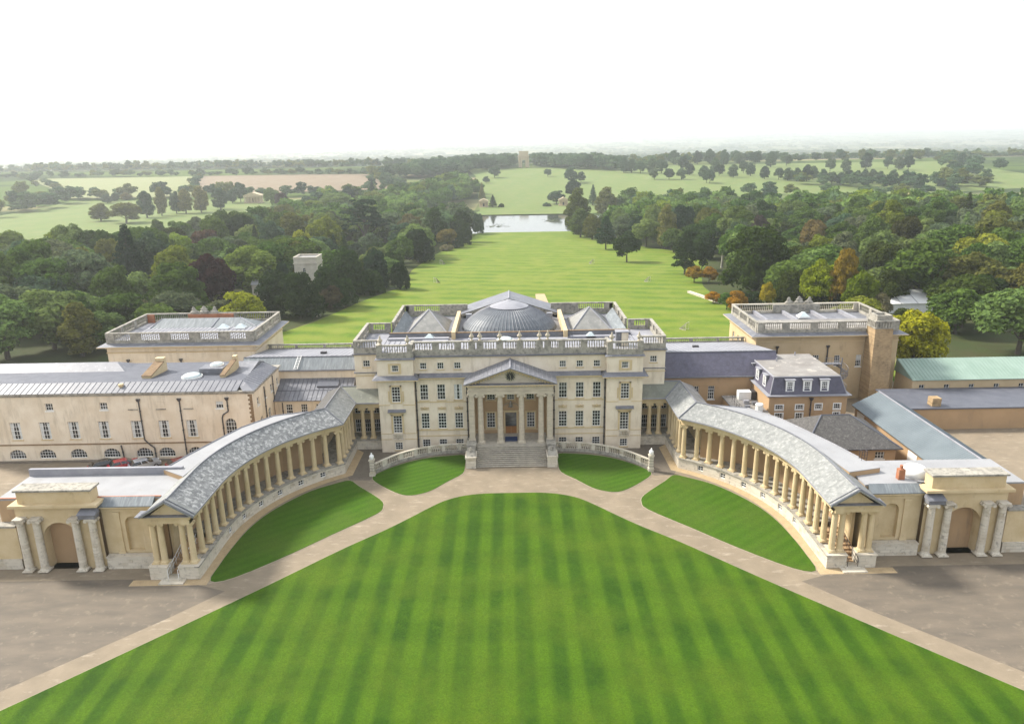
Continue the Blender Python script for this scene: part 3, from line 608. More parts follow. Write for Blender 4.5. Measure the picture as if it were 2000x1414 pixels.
# ---------------- porch
P0 = MB(); P0.box(-6.35, 6.35, 3.31, 8.3, 0, 1.95); P0.build('porch_floor', 'step_stone', house)
NS = 11
stm = MB(); stm.box(-5.02, 5.02, 0, .46, .09, 1.95 / NS); stm = stm.mesh('step', 'step_stone')
for k in range(NS):
    o = putw('step', stm, (0, k * 3.3 / NS - .02 + (.001 * k), k * 1.95 / NS - .001), 0, house)
m = MB()
for k in range(NS): m.box(-5.0, 5.0, k * .3 + .09, 3.31, max(0, k * 1.95 / NS - .03), k * 1.95 / NS + .1)
m.build('step_core', 'yard', house)  # dark riser colour carries grime and the painted shade under each nosing
for s in (-1, 1):
    a, b = (-6.5, -5.06) if s < 0 else (5.06, 6.5)
    pd = MB(); pd.box(a, b, -.15, 2.2, 0, 1.5); pd.box(a - .08, b + .08, -.28, 2.25, 1.5, 1.72); pd.build('stair_pedestal', 'plinth_stone', house)
    pd = MB(); pd.frustum(a + .1, b - .1, -.05, 2.4, 1.722, a + .2, b - .2, 1.1, 2.4, 2.3); pd.box(a + .05, b - .05, 2.3, 5.3, 1.5, 2.3); pd.box(a, b, 2.42, 5.4, 2.3, 2.44); pd.build('stair_scroll', 'weathered', house)
    pd = MB(); pd.lathe(s * 5.78, 1.0, [(.16, 1.75), (.3, 2.0), (.26, 2.3), (.14, 2.5), (.2, 2.62), (.05, 2.8)], 8); pd.build('carved_finial', 'weathered', house)
cm = column_mesh('column', 7.58, .44, .37, 'portico_stone', k=16)
for x in (-4.4, -1.55, 1.55, 4.4): putw('column', cm, (x, 4.7, 1.95), 0, house)
for s in (-1, 1):
    x = s * 5.68; m = MB(); m.box(x - .4, x + .4, 4.3, 5.1, 2.44, 9.2); m.box(x - .5, x + .5, 4.2, 5.2, 2.44, 2.7); m.box(x - .5, x + .5, 4.2, 5.2, 9.2, 9.53)
    for c in (-1, 1): m.tube((x + c * .5, 4.2, 9.3), (x + c * .5, 5.1, 9.3), .17, k=8)
    m.build('pier', 'portico_stone', house)
    m = MB(); m.box(x - .35, x + .35, 6.9, 8.3, 1.95, 9.53); m.build('wall', 'gold_stone', house)
    m = MB(); m.box(min(s * 5.3, s * 6.2), max(s * 5.3, s * 6.2), 5.1, 7.2, 9.53, 10.75); m.build('entablature', 'portico_stone', house)
m = MB()
facade(m, house, (-5.4, 8.3), 0, 10.8, 1.95, 9.6, [(2.4, 2.83, 1.25, 2.44, 3, 5, dict(sill='gold_stone')), (2.45, 7.3, 1.2, 1.2, 3, 3, dict(sill='gold_stone')), (5.4, 7.3, 1.1, 1.1, 3, 3, dict(sill='gold_stone')), (8.35, 7.3, 1.2, 1.2, 3, 3, dict(sill='gold_stone')), (8.4, 2.83, 1.2, 2.44, 3, 5, dict(sill='gold_stone'))], .2)
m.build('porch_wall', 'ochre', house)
box('wall', 'render', house, -6.2, 6.2, 7.2, 7.9, 9.6, 11.1)
m = MB()
for xc, z, w, h in ((-3.0, 2.83, 1.25, 2.44), (3.0, 2.83, 1.2, 2.44), (-2.95, 7.3, 1.2, 1.2), (2.95, 7.3, 1.2, 1.2), (0, 7.3, 1.1, 1.1)):
    m.box(xc - w / 2 - .22, xc - w / 2, 8.2, 8.3, z - .2, z + h + .2); m.box(xc + w / 2, xc + w / 2 + .22, 8.2, 8.3, z - .2, z + h + .2); m.box(xc - w / 2, xc + w / 2, 8.2, 8.3, z + h, z + h + .2)
m.box(-1.05, -.85, 8.15, 8.3, 1.95, 5.5); m.box(.85, 1.05, 8.15, 8.3, 1.95, 5.5); m.box(-.85, .85, 8.15, 8.3, 5.3, 5.5); m.box(-1.2, 1.2, 8.05, 8.3, 5.5, 5.66)
m.box(-5.4, 5.4, 8.25, 8.3, 2.5, 2.6); pieces(m, 'window_surround', 'gold_stone', house)
door = MB(); door.box(-.84, -.02, 8.18, 8.26, 1.96, 3.1); door.box(.02, .84, 8.18, 8.26, 1.96, 3.1); door = door.build('front_door', 'door_wood', house)
m = MB(); m.box(-.84, .84, 8.2, 8.26, 3.1, 5.3); m.build('door_glass', 'glass', door)
m = MB()
for z in (3.1, 3.9, 4.5): m.box(-.84, .84, 8.17, 8.2, z, z + .06)
m.box(-.03, .03, 8.168, 8.2, 3.16, 5.3); m.build('glazing_bar', 'iron', door)
m = MB()   # carved emblem over the door
m.lathe(0, 8.14, [(.05, 6.05), (.24, 6.2), (.3, 6.5), (.18, 6.75), (.1, 6.95), (.16, 7.05), (.02, 7.2)], 8)
for s in (-1, 1):
    pp = [(s * .2, 6.75), (s * .5, 6.72), (s * .85, 6.6), (s * 1.1, 6.35)]
    for (a, b), (c, d) in zip(pp, pp[1:]): m.tube((a, 8.2, b), (c, 8.2, d), .05, k=5)
    m.tube((s * .1, 8.15, 6.4), (s * .42, 8.15, 6.12), .06, k=5)
m.build('carved_emblem', 'weathered', house)
m = MB(); m.box(-6.2, 6.2, 4.2, 5.1, 9.53, 10.0); m.box(-6.24, 6.24, 4.16, 5.1, 10.0, 10.04); m.box(-6.16, 6.16, 4.22, 5.1, 10.04, 10.72); m.build('entablature', 'portico_stone', house)
box('porch_ceiling', 'gold_stone', house, -5.3, 5.3, 5.1, 8.3, 9.6, 9.7)
dentils(house, (-6.4, 4.2), (6.4, 4.2), 10.73, .2, .42, off=.18)
box('cornice_shelf', 'gold_stone', house, -6.62, 6.62, 3.75, 7.2, 10.9, 11.02); box('pediment_ledge', 'lead', house, -6.5, 6.5, 3.8, 4.62, 11.02, 11.1)
m = MB(); m.hexa([(-5.9, 4.6, 11.0), (5.9, 4.6, 11.0), (5.9, 5.2, 11.0), (-5.9, 5.2, 11.0)], [(-.05, 4.6, 13.3), (.05, 4.6, 13.3), (.05, 5.2, 13.3), (-.05, 5.2, 13.3)]); m.build('pediment_panel', 'portico_stone', house)
for s in (-1, 1):
    m = MB(); m.hexa([(s * 6.7, 3.7, 11.05), (0, 3.7, 13.45), (0, 7.6, 13.75), (s * 6.7, 7.6, 11.25)][::s], [(s * 6.7, 3.7, 11.2), (0, 3.7, 13.62), (0, 7.6, 13.95), (s * 6.7, 7.6, 11.4)][::s]); m.build('pediment_roof', 'lead', house)
    m = MB(); m.hexa([(s * 6.3, 4.0, 10.98), (0, 4.0, 13.22), (0, 4.7, 13.22), (s * 6.3, 4.7, 10.98)][::s], [(s * 6.3, 4.0, 11.12), (0, 4.0, 13.42), (0, 4.7, 13.42), (s * 6.3, 4.7, 11.12)][::s]); m.build('raking_cornice', 'gold_stone', house)
    m = MB()
    for k in range(15): f = (k + .5) / 15; x, z = s * 6.0 * f, 13.14 - 2.22 * f; m.box(x - .1, x + .1, 4.15, 4.6, z - .14, z + .03)
    tag(m.build('dentils', 'gold_stone', house), kind='stuff')
    m = MB()
    for k in range(1, 10):
        f = k / 10; m.tube((s * 6.6 * f, 3.74, 13.66 - 2.42 * f), (s * 6.6 * f, 7.55, 13.98 - 2.55 * f), .035, k=4)
    tag(m.build('roof_seams', 'lead_light', house), kind='stuff')
    m = MB(); m.tube((s * 6.7, 3.7, 11.19), (0, 3.7, 13.6), .07, k=5); m.build('roof_edge', 'lead_light', house)
m = MB(); m.tube((0, 3.7, 13.66), (0, 7.6, 13.97), .11, k=6); m.build('ridge_roll', 'lead_light', house)
clock = MB()
n = 32
for y, r in ((4.52, .74),): clock.prism([(0, 0)] * 3, 0, 0) if False else None
clock.v += [(.74 * math.cos(2 * PI * i / n), 4.5, 12.15 + .74 * math.sin(2 * PI * i / n)) for i in range(n)] + [(.74 * math.cos(2 * PI * i / n), 4.62, 12.15 + .74 * math.sin(2 * PI * i / n)) for i in range(n)]
clock.f += [tuple(range(n))] + [(i, n + i, n + (i + 1) % n, (i + 1) % n) for i in range(n)]
clk = clock.build('clock_face', 'black_paint', house)
m = MB()
for k in range(12):
    a = 2 * PI * k / 12; ca, sa = math.cos(a), math.sin(a)
    for o in ((-.035, .035) if k % 3 else (-.06, 0, .06)): m.tube((.5 * ca - o * sa, 4.49, 12.15 + .5 * sa + o * ca), (.66 * ca - o * sa, 4.49, 12.15 + .66 * sa + o * ca), .018, k=4)
for k in range(32):
    a, b = 2 * PI * k / 32, 2 * PI * (k + 1) / 32; m.tube((.7 * math.cos(a), 4.49, 12.15 + .7 * math.sin(a)), (.7 * math.cos(b), 4.49, 12.15 + .7 * math.sin(b)), .022, k=4)
m.build('clock_numerals', 'gilt', clk)
m = MB(); m.tube((0, 4.47, 12.15), (.12, 4.47, 11.6), .03, .012, k=4); m.build('minute_hand', 'gilt', clk)
m = MB(); m.tube((0, 4.465, 12.15), (-.1, 4.465, 12.5), .035, .015, k=4); m.build('hour_hand', 'gilt', clk)
tag(box('doormat', 'blue_mat', None, -.91, .91, 4.95, 6.75, 1.952, 1.98), 'navy blue mat in front of the main door', 'mat')
# urns on the parapet and skylights
UX = [(-18.7, 6.62, 'outer urn on the left front pavilion parapet'), (-14.75, 6.62, 'inner urn on the left front pavilion parapet'), (-5.55, 7.85, 'leftmost urn on the parapet above the clock'), (-4.35, 7.85, 'second urn from the left on the parapet above the clock'), (-1.45, 7.85, 'urn just left of centre on the parapet above the clock'),
      (1.45, 7.85, 'urn just right of centre on the parapet above the clock'), (4.35, 7.85, 'second urn from the right on the parapet above the clock'), (5.55, 7.85, 'rightmost urn on the parapet above the clock'), (14.75, 6.62, 'inner urn on the right front pavilion parapet'), (18.7, 6.62, 'outer urn on the right front pavilion parapet')]
for x, y, l in UX:
    z = 16.5 if y < 7 else 16.6
    urn('urn', x, y, z, .95, 'portico_stone', l, 'parapet urns')
skylight(-12.6, 16.2, 14.8, 1.6, 1.3, .55, 'white lantern skylight behind the left part of the parapet'); skylight(12.7, 15.8, 14.8, 1.5, 1.2, .55, 'white lantern skylight behind the right part of the parapet')
skylight(-.7, 14.6, 14.8, 2.6, 2.2, .35, 'large low round skylight in front of the dome', True)
t = thing('roof_housing', (17.1, 10.6, 14.8), 'boxy cream and grey chimney housing behind the right front parapet', 'chimney'); box('body', 'render', t, 16.7, 17.7, 10.1, 11.2, 14.8, 16.9); box('cladding', 'lead', t, 15.9, 16.69, 10.2, 11.2, 14.8, 16.8); box('cap', 'lead_light', t, 15.8, 17.85, 10.0, 11.35, 16.9, 17.05)
# ================================================================== curved colonnades
def colonnade(s):
    side = 'right' if s > 0 else 'left'
    T = thing('colonnade', (s * 31, -12, 0), 'curved stone colonnade sweeping forward on the %s of the forecourt' % side, 'colonnade', 'curved colonnades')
    arc = [(11.1 + 23.1 * math.cos(a), -19.8 + 23.1 * math.sin(a)) for a in np.linspace(0, math.radians(55.6), 20)]
    P = [(34.2, -27.25), (34.2, -23.5)] + arc + [(24.05, 8.2), (19.36, 8.2)]
    P = [(s * x, y) for x, y in P]; sg = s          # outward is the right-hand side on the right wing, left-hand on the left
    off = lambda d: offset_line(P, d * sg)
    nA = len(P) - 3                                  # index of the corner where the arc meets the straight
    def band(d0, z0, d1, z1, i0=0, i1=None, mb=None):
        """surface between two offset lines"""
        A, B = off(d0), off(d1); i1 = len(P) - 1 if i1 is None else i1; mb = mb or MB()
        for i in range(i0, i1):
            q = [(*A[i], z0), (*A[i + 1], z0), (*B[i + 1], z1), (*B[i], z1)]
            mb.face(*(q if s < 0 else q[::-1]))
        return mb
    def solid(d0, d1, z0, z1, i0=0, i1=None, mb=None):
        A, B = off(d0), off(d1); i1 = len(P) - 1 if i1 is None else i1; mb = mb or MB()
        for i in range(i0, i1):
            b = [A[i], A[i + 1], B[i + 1], B[i]]; b = b if s < 0 else b[::-1]
            mb.hexa([(*p, z0) for p in b], [(*p, z1) for p in b])
        return mb
    # plinth wall facing the court, with its small windows
    A = off(-.75); wi = {3, 6, 9, 12, 15, 18}
    pl = MB()
    ds = []
    for i in range(0, len(P) - 1):
        p, q = A[i], A[i + 1]
        if s < 0: p, q = q, p; 
        # outward (court) side must be on the right of the direction of travel
        p, q = (A[i + 1], A[i]) if s > 0 else (A[i], A[i + 1])
        ang = math.atan2(q[1] - p[1], q[0] - p[0]); L = math.hypot(q[0] - p[0], q[1] - p[1])
        ops = []
        if i in wi:
            ops = [(L / 2 - .42, L / 2 + .42, .42, 1.15)]
            window(T, p[0] + math.cos(ang) * L / 2, p[1] + math.sin(ang) * L / 2, .42, .84, .73, 2, 2, ang)
        wall(pl, p, ang, L, 0, 1.42, ops, .2)
    pl.build('plinth', 'plinth_stone', T)
    m = MB(); band(-.55, 0.1, -.55, 1.3, 2, None, m); m.build('plinth_core', 'iron', T)
    solid(-.86, 3.4, 1.42, 1.56, 2).build('floor', 'weathered', T)
    solid(-.84, -.3, 1.42, 1.545, 0, 2).build('floor_edge', 'weathered', T)
    solid(3.25, 3.6, 0, 7.2, 1).build('back_wall', 'gold_stone', T)
    solid(3.2, 3.25, 1.56, 2.4, 2).build('dado', 'gold_stone', T)
    solid(-.45, .45, 6.52, 7.1).build('entablature', 'gold_stone', T); solid(-.62, .45, 7.1, 7.3).build('frieze', 'gold_stone', T)
    solid(-.95, 3.9, 7.3, 7.5).build('cornice', 'cream_paint' if False else 'gold_stone', T)
    solid(-1.08, -.95, 7.36, 7.56).build('gutter', 'lead_light', T)
    sl = 'slate_stained' if s < 0 else 'slate_pale'
    rf = band(-1.05, 7.55, 1.65, 9.3, 0, nA).build('roof', sl, T)
    band(-1.05, 7.55, 1.65, 9.3, nA, nA + 1).build('roof', 'slate_pale', T); band(-1.05, 7.55, 1.65, 9.3, nA + 1).build('roof', 'slate_green', T)
    band(1.65, 9.3, 4.35, 7.6, 0, nA).build('roof', 'slate_pale', T); band(1.65, 9.3, 4.35, 7.6, nA).build('roof', 'felt' if s > 0 else 'slate_brown', T)
    m = MB(); Rg = off(1.65)
    for i in range(len(P) - 1): m.tube((*Rg[i], 9.32), (*Rg[i + 1], 9.32), .1, k=5)
    A1, B1 = off(-1.05), off(1.65)
    for i in (nA, nA + 1): m.tube((*A1[i], 7.6), (*B1[i], 9.33), .1, k=5)
    m.build('ridge_roll', 'lead', T)
    # slate course lines on the curve
    # columns
    cm = column_mesh('column', 4.98, .34, .28, 'gold_stone', k=12)
    C = [(24.07, -.95), (25.7, -1.72), (27.1, -2.95), (28.4, -4.3), (29.6, -5.65), (30.65, -7.25), (31.55, -8.95), (32.35, -10.7), (32.95, -12.55), (33.45, -14.4), (33.85, -16.2), (34.08, -18.15), (34.2, -20.1), (34.2, -22.05), (34.2, -24.1), (34.2, -26.3), (35.05, -26.3), (37.35, -26.3), (38.15, -26.3),
         (24.05, 1.15), (24.05, 2.75), (24.05, 4.3), (24.05, 5.9), (24.05, 8.0), (22.35, 8.2), (20.9, 8.2)]
    for i, (x, y) in enumerate(C):
        rz = math.atan2(y + 19.8, x - 11.1) if i < 12 else 0
        putw('column', cm, (s * x, y, 1.56 if i not in (16, 17, 18) else 1.56), s * (rz + PI / 2) if i < 12 else (PI / 2 if i in range(12, 15) or i in range(19, 23) else 0), T)
    # end portico: plinths, stair, gable
    x0, x1 = sorted((s * 33.52, s * 34.6)); box('stair_wall', 'plinth_stone', T, x0, x1, -25.59, -19.9, 0, 1.41)
    for a, b in ((33.5, 35.6), (36.85, 38.75)):
        m = MB(); x0, x1 = sorted((s * a, s * b)); m.box(x0, x1, -27.15, -25.6, 0, 1.42); m.box(x0 - .08, x1 + .08, -27.23, -25.55, 1.42, 1.555); m.build('plinth', 'plinth_stone', T)
    x0, x1 = sorted((s * 38.45, s * 38.8)); m = MB(); m.box(x0, x1, -25.6, -19, 0, 7.2); m.build('back_wall', 'gold_stone', T)
    x0, x1 = sorted((s * 35.6, s * 36.85))
    for k in range(8):
        y = -26.4 + k * .62; xa, xb = (x0, x1) if k < 2 else sorted((s * 34.6, s * 37.6))
        box('step', 'ochre', T, xa, xb, y, -21, k * .19, (k + 1) * .19 + .002 * k)
    x0, x1 = sorted((s * 34.9, s * 37.5)); box('threshold', 'plinth_stone', T, x0, x1, -28.2, -27.2, 0, .14); x0, x1 = sorted((s * 35.4, s * 37.0)); box('threshold', 'plinth_stone', T, x0, x1, -27.6, -26.4, .141, .26)
    for a in (35.68, 36.78):
        m = MB()
        m.tube((s * a, -27.3, .2), (s * a, -27.3, 1.15), .035, k=5); m.tube((s * a, -26.5, .3), (s * a, -26.5, 1.25), .03, k=5); m.tube((s * a, -27.3, 1.15), (s * a, -22, 2.55), .035, k=5); m.tube((s * a, -27.3, .6), (s * a, -22, 2.0), .025, k=5)
        for k in range(7): m.tube((s * a, -26.5 + k * .7, .3 + k * .19), (s * a, -26.5 + k * .7, 1.35 + k * .19), .02, k=4)
        m.build('handrail', 'white_paint' if s < 0 else 'iron', T)
    x0, x1 = sorted((s * 33.75, s * 38.65)); box('entablature', 'gold_stone', T, x0, x1, -27.0, -26.0, 6.522, 7.098); box('frieze', 'gold_stone', T, x0 - .1, x1 + .1, -27.15, -26.0, 7.102, 7.298)
    box('cornice_shelf', 'lead', T, x0 - .55, x1 + .2, -27.5, -26, 7.502, 7.58)
    xm = s * 35.85
    m = MB(); m.hexa([(s * 33.9, -27.0, 7.58), (s * 37.8, -27.0, 7.58), (s * 37.8, -26.7, 7.58), (s * 33.9, -26.7, 7.58)][::s], [(xm - s * .05, -27.0, 8.95), (xm + s * .05, -27.0, 8.95), (xm + s * .05, -26.7, 8.95), (xm - s * .05, -26.7, 8.95)][::s]); m.build('gable_panel', 'gold_stone', T)
    for e in (33.05, 38.65):
        q = s if e < 35 else -s
        m = MB(); m.hexa([(s * e, -27.7, 7.45), (xm, -27.7, 9.2), (xm, -26.4, 9.2), (s * e, -26.4, 7.45)][::q], [(s * e, -27.7, 7.62), (xm, -27.7, 9.38), (xm, -26.4, 9.38), (s * e, -26.4, 7.62)][::q]); m.build('gable_roof', 'slate_pale', T)
        m = MB(); m.tube((s * e, -27.6, 7.66), (xm, -27.6, 9.42), .09, k=5); m.tube((s * e, -27.1, 7.68), (xm, -27.1, 9.44), .05, k=5); m.build('gable_flashing', 'lead', T)
        m = MB(); m.hexa([(s * e, -27.45, 7.4), (xm, -27.45, 9.1), (xm, -27.0, 9.1), (s * e, -27.0, 7.4)][::q], [(s * e, -27.45, 7.5), (xm, -27.45, 9.22), (xm, -27.0, 9.22), (s * e, -27.0, 7.5)][::q]); m.build('raking_cornice', 'gold_stone', T)
    # glazed wall behind the link columns and its plinth
    x0, x1 = sorted((s * 19.36, s * 24.6)); m = MB()
    facade(m, T, (x0, 10.5), 0, x1 - x0, 1.5, 7.2, [((s * xx if s > 0 else -xx) - x0, 1.6, .95, 2.1, 3, 3, {}) for xx in (20.65, 22.1, 23.55)] + [((s * xx if s > 0 else -xx) - x0, 4.65, .85, 1.05, 2, 2, {}) for xx in (20.65, 22.1, 23.55)])
    m.build('back_wall', 'gold_stone', T)
    m = MB(); m.box(x0, x1 - .9 if s > 0 else x1, 6.9, 7.4, 0, 1.41) if False else None
    # white flat roof behind the outer slope
    O = [(28.4, 1.1), (32.8, -.4), (35.8, -4.6), (37.6, -9.2), (39.2, -13.6), (40.4, -17.6), (41.5, -20.4)]
    I = [(26.4, -1.0), (31.2, -3.4), (34.2, -7.8), (35.8, -12.2), (36.9, -16.0), (37.3, -19.6), (37.6, -21.4)]
    m = MB()
    for i in range(6):
        if s < 0 and i == 5: continue
        b = [(s * I[i][0], I[i][1]), (s * I[i + 1][0], I[i + 1][1]), (s * O[i + 1][0], O[i + 1][1]), (s * O[i][0], O[i][1])]
        b = b[::-1] if s > 0 else b; m.hexa([(*p, 0) for p in b], [(*p, 8.42) for p in b])
    fr = m.build('outer_range', 'ochre', T)
    m = MB()
    for i in range(6):
        if s < 0 and i == 5: continue
        b = [(s * I[i][0], I[i][1]), (s * I[i + 1][0], I[i + 1][1]), (s * O[i + 1][0], O[i + 1][1]), (s * O[i][0], O[i][1])]
        b = b[::-1] if s > 0 else b; m.hexa([(*p, 8.425) for p in b], [(*p, 8.5) for p in b])
    m.build('flat_roof', 'white_roof', T)
    m = MB()
    for i in range(5): m.tube((s * O[i][0], O[i][1], 8.52), (s * O[i + 1][0], O[i + 1][1], 8.52), .1, k=5)
    m.build('roof_edge', 'lead', T)
    # gravel margin along the foot
    m = MB(); solid(-1.9, -.7, -.02, .006, 0, nA + 1, m); tag(m.build('gravel_strip', 'yellow_gravel'), 'yellow gravel strip along the foot of the %s colonnade' % side, None, None, 'structure')
    m = MB(); x0, x1 = sorted((s * 32.4, s * 40.6)); m.box(x0, x1, -28.3, -27.2, -.02, .009); tag(m.build('gravel_strip', 'yellow_gravel'), 'yellow gravel in front of the %s colonnade end' % side, None, None, 'structure')
    return T
for s in (1, -1): colonnade(s)
# ------------------------------------------------------------------ screen walls and gate arches at the outer edges
for s in (1, -1):
    side = 'right' if s > 0 else 'left'
    T = thing('screen_wall', (s * 41.7, -23, 0), 'golden stone screen wall with an arched niche beside the %s colonnade' % side, 'wall', 'screen walls')
    X = lambda a, b: sorted((s * a, s * b))
    m = MB(); x0, x1 = X(38.85, 44.6); P = (x0, -24); L = x1 - x0; u = s * 41.4 - x0
    op = (u - .85, u + .85, 1.75, 5.9); wall(m, P, 0, L, 0, 7.2, [op], .5)
    arc = [(u + .85 * math.cos(a), 5.05 + .85 * math.sin(a)) for a in np.linspace(0, PI, 15)]
    for (a1, b1), (a2, b2) in zip(arc, arc[1:]): m.face((x0 + a1, -24, b1), (x0 + a1, -24, 5.9), (x0 + a2, -24, 5.9), (x0 + a2, -24, b2)); m.face((x0 + a1, -24, b1), (x0 + a2, -24, b2), (x0 + a2, -23.5, b2), (x0 + a1, -23.5, b1))
    m.face((x0 + u - .85, -23.5, 1.75), (x0 + u + .85, -23.5, 1.75), (x0 + u + .85, -23.5, 5.9), (x0 + u - .85, -23.5, 5.9)); m.build('wall', 'gold_stone', T)
    m = MB(); 
    for a, b in ((38.95, 39.5), (42.7, 43.3)): q = X(a, b); m.box(*q, -24.14, -24, 1.5, 6.5); m.box(q[0] - .08, q[1] + .08, -24.22, -24, 6.2, 6.5); m.box(q[0] - .08, q[1] + .08, -24.22, -24, 1.5, 1.75)
    m.box(x0, x1, -24.1, -24, 6.5, 6.85); m.box(x0, x1, -24.35, -24, 7.0, 7.2); m.build('pilaster', 'gold_stone', T)
    m = MB(); q = X(39.0, 44.4); m.box(*q, -24.9, -24.15, 0, 1.35); m.box(q[0] - .05, q[1] + .05, -24.95, -24.15, 1.35, 1.5); m.build('ledge', 'plinth_stone', T)
    m = MB(); q = X(38.85, 44.6); m.hexa([(q[0], -24.4, 7.2), (q[1], -24.4, 7.2), (q[1], -23.4, 7.2), (q[0], -23.4, 7.2)], [(q[0], -24.4, 7.3), (q[1], -24.4, 7.3), (q[1], -23.4, 8.0), (q[0], -23.4, 8.0)]); m.build('coping', 'slate_streak', T)
    q = X(38.0, 56) if s < 0 else X(38.5, 56); box('range_wall', 'ochre', T, *q, -23.39, -17.2, 0, 7.7)
    q = X(37.7, 56) if s < 0 else X(38.5, 56)
    box('flat_roof', 'white_roof', T, *q, -23.39, -17.2, 7.705, 7.9)
    if s < 0: q = X(38.2, 56); box('parapet', 'lead_light', T, *q, -17.6, -17.2, 7.905, 8.75); box('verge', 'terracotta', T, q[0], s * 38.2 - .02 if s < 0 else q[1], -23.39, -23.2, 7.905, 7.98)
    # gate arch at the picture edge
    G = thing('gate_arch', (s * 49, -24, 0), 'golden stone gate arch with half columns beyond the %s screen wall' % side, 'arch', 'gate arches')
    q = X(44.6, 53.5); x0 = q[0]; m = MB(); L = q[1] - q[0]; u = L / 2
    wall(m, (x0, -24.6), 0, L, 0, 7.6, [(u - 1.9, u + 1.9, 0, 5.6)], 1.4)
    arc = [(u + 1.9 * math.cos(a), 3.7 + 1.9 * math.sin(a)) for a in np.linspace(0, PI, 17)]
    for (a1, b1), (a2, b2) in zip(arc, arc[1:]): m.face((x0 + a1, -24.6, b1), (x0 + a1, -24.6, 5.6), (x0 + a2, -24.6, 5.6), (x0 + a2, -24.6, b2)); m.face((x0 + a1, -24.6, b1), (x0 + a2, -24.6, b2), (x0 + a2, -23.2, b2), (x0 + a1, -23.2, b1))
    m.build('wall', 'gold_stone', G); box('cornice', 'gold_stone', G, q[0] - .3, q[1] + .3, -25.2, -23.0, 7.6, 7.9); box('attic', 'gold_stone', G, q[0] + .5, q[1] - .5, -24.6, -23.1, 7.9, 9.3); box('coping', 'weathered', G, q[0] + .3, q[1] - .3, -24.8, -22.9, 9.3, 9.5)
    m = MB(); r = X(44.5, 46.3); m.box(r[0], r[1], -25.5, -24.6, 6.4, 6.9); m.frustum(r[0] - .1, r[1] + .1, -25.6, -24.6, 6.9, r[0], r[1], -24.8, -24.6, 7.3); m.build('impost', 'lead', G)
    cm = column_mesh('column', 6.3, .42, .36, 'plinth_stone')
    for xx in (45.2, 47.0, 51.2, 52.9): putw('column', cm, (s * xx, -25.0, .1), 0, G)
    W2 = thing('outer_wall', (s * 65, -24, 0), 'plain golden stone wall running out past the %s gate arch' % side, 'wall', 'outer walls')
    q = X(53.9, 82); box('wall', 'gold_stone', W2, *q, -24.4, -23.6, 0, 5.0); box('coping', 'weathered', W2, *q, -24.55, -23.45, 5.0, 5.2); box('plinth', 'plinth_stone', W2, *q, -24.6, -24.41, 0, 1.2)
skylight(-1000, 0, 0, .1, .1, .1, 'x') if False else None
# right side roof clutter
t = thing('chimney_stub', (43.0, -22.0, 7.9), 'short red brick chimney stub on the white roof at the right edge', 'chimney'); box('shaft', 'red_brick', t, 42.6, 43.3, -22.4, -21.8, 7.9, 9.1); m = MB(); m.lathe(42.95, -22.1, [(.16, 9.1), (.2, 9.5), (.15, 9.55)], 8); m.build('pot', 'terracotta', t)
m = MB(); m.lathe(45.0, -21.2, [(1.3, 7.9), (1.3, 8.6), (1.0, 8.95), (.3, 9.05)], 20); tag(m.build('water_tank', 'white_paint', None, True), 'white rounded tank on the flat roof at the right edge', 'tank')
t = thing('roof_ladder', (40.6, -18.2, 8.5), 'grey metal ladder hoops at the end of the right white roof', 'ladder'); m = MB()
for a in (0, .6): m.tube((40.3 + a, -18.4, 8.5), (40.3 + a, -18.4, 9.6), .03, k=5); m.tube((40.3 + a, -17.8, 8.5), (40.3 + a, -17.8, 9.6), .03, k=5); m.tube((40.3 + a, -18.4, 9.6), (40.3 + a, -17.8, 9.6), .03, k=5)
m.build('stile', 'iron', t); m = MB()
for z in (8.8, 9.2, 9.6): m.tube((40.3, -18.4, z), (40.9, -18.4, z), .025, k=5)
m.build('rung', 'iron', t)

# ------------------------------------------------------------------ curved balustrades and lamp pillars
for s in (1, -1):
    side = 'right' if s > 0 else 'left'
    T = thing('curved_balustrade', (s * 13, 3.5, 0), 'curved stone balustrade between porch steps and %s lamp pillar' % side, 'balustrade', 'curved balustrades')
    C = smooth_poly([(6.55, 5.7), (9.3, 5.55), (11.9, 4.9), (14.4, 3.75), (16.8, 1.9), (19.2, -1.0)], 5, False); C = [(s * x, y) for x, y in C]
    b, r, d, bl = MB(), MB(), MB(), MB()
    acc = 0
    for i, (p, q) in enumerate(zip(C, C[1:])):
        b.beam(p, q, .45, 0, .45); r.beam(p, q, .36, 1.3, 1.45)
        L = math.hypot(q[0] - p[0], q[1] - p[1])
        if i % 4 == 2: d = MB(); d.beam(p, q, .34, .44, 1.32); d.build('pier', 'plinth_stone', T)
        else:
            n = max(2, int(L / .33))
            for k in range(n): f = (k + .5) / n; baluster_geo(bl, p[0] + (q[0] - p[0]) * f, p[1] + (q[1] - p[1]) * f, .45, .85)
    b.build('balustrade_base', 'weathered', T); r.build('rail', 'plinth_stone', T); tag(bl.build('balusters', 'plinth_stone', T), kind='stuff')
    t = thing('lamp_pillar', (s * 19.4, -1.9, 0), 'pale stone lamp pillar at the end of the %s curved balustrade' % side, 'pillar', 'lamp pillars')
    x, y = s * 19.4, -1.9; m = MB(); m.box(x - .4, x + .4, y - .4, y + .4, 0, .5); m.box(x - .3, x + .3, y - .3, y + .3, .5, 2.3); m.box(x - .4, x + .4, y - .4, y + .4, 2.3, 2.45); m.build('shaft', 'plinth_stone', t)
    m = MB()
    for k in range(4): m.box(x - .33, x + .33, y - .33, y + .33, .75 + k * .4, .85 + k * .4)
    m.build('moulding', 'weathered', t)
    m = MB(); m.lathe(x, y, [(.22, 2.45), (.3, 2.6), (.34, 2.95), (.2, 3.1), (.1, 3.2), (.12, 3.3), (.02, 3.45)], 10); m.build('lantern', 'white_paint', t, True)
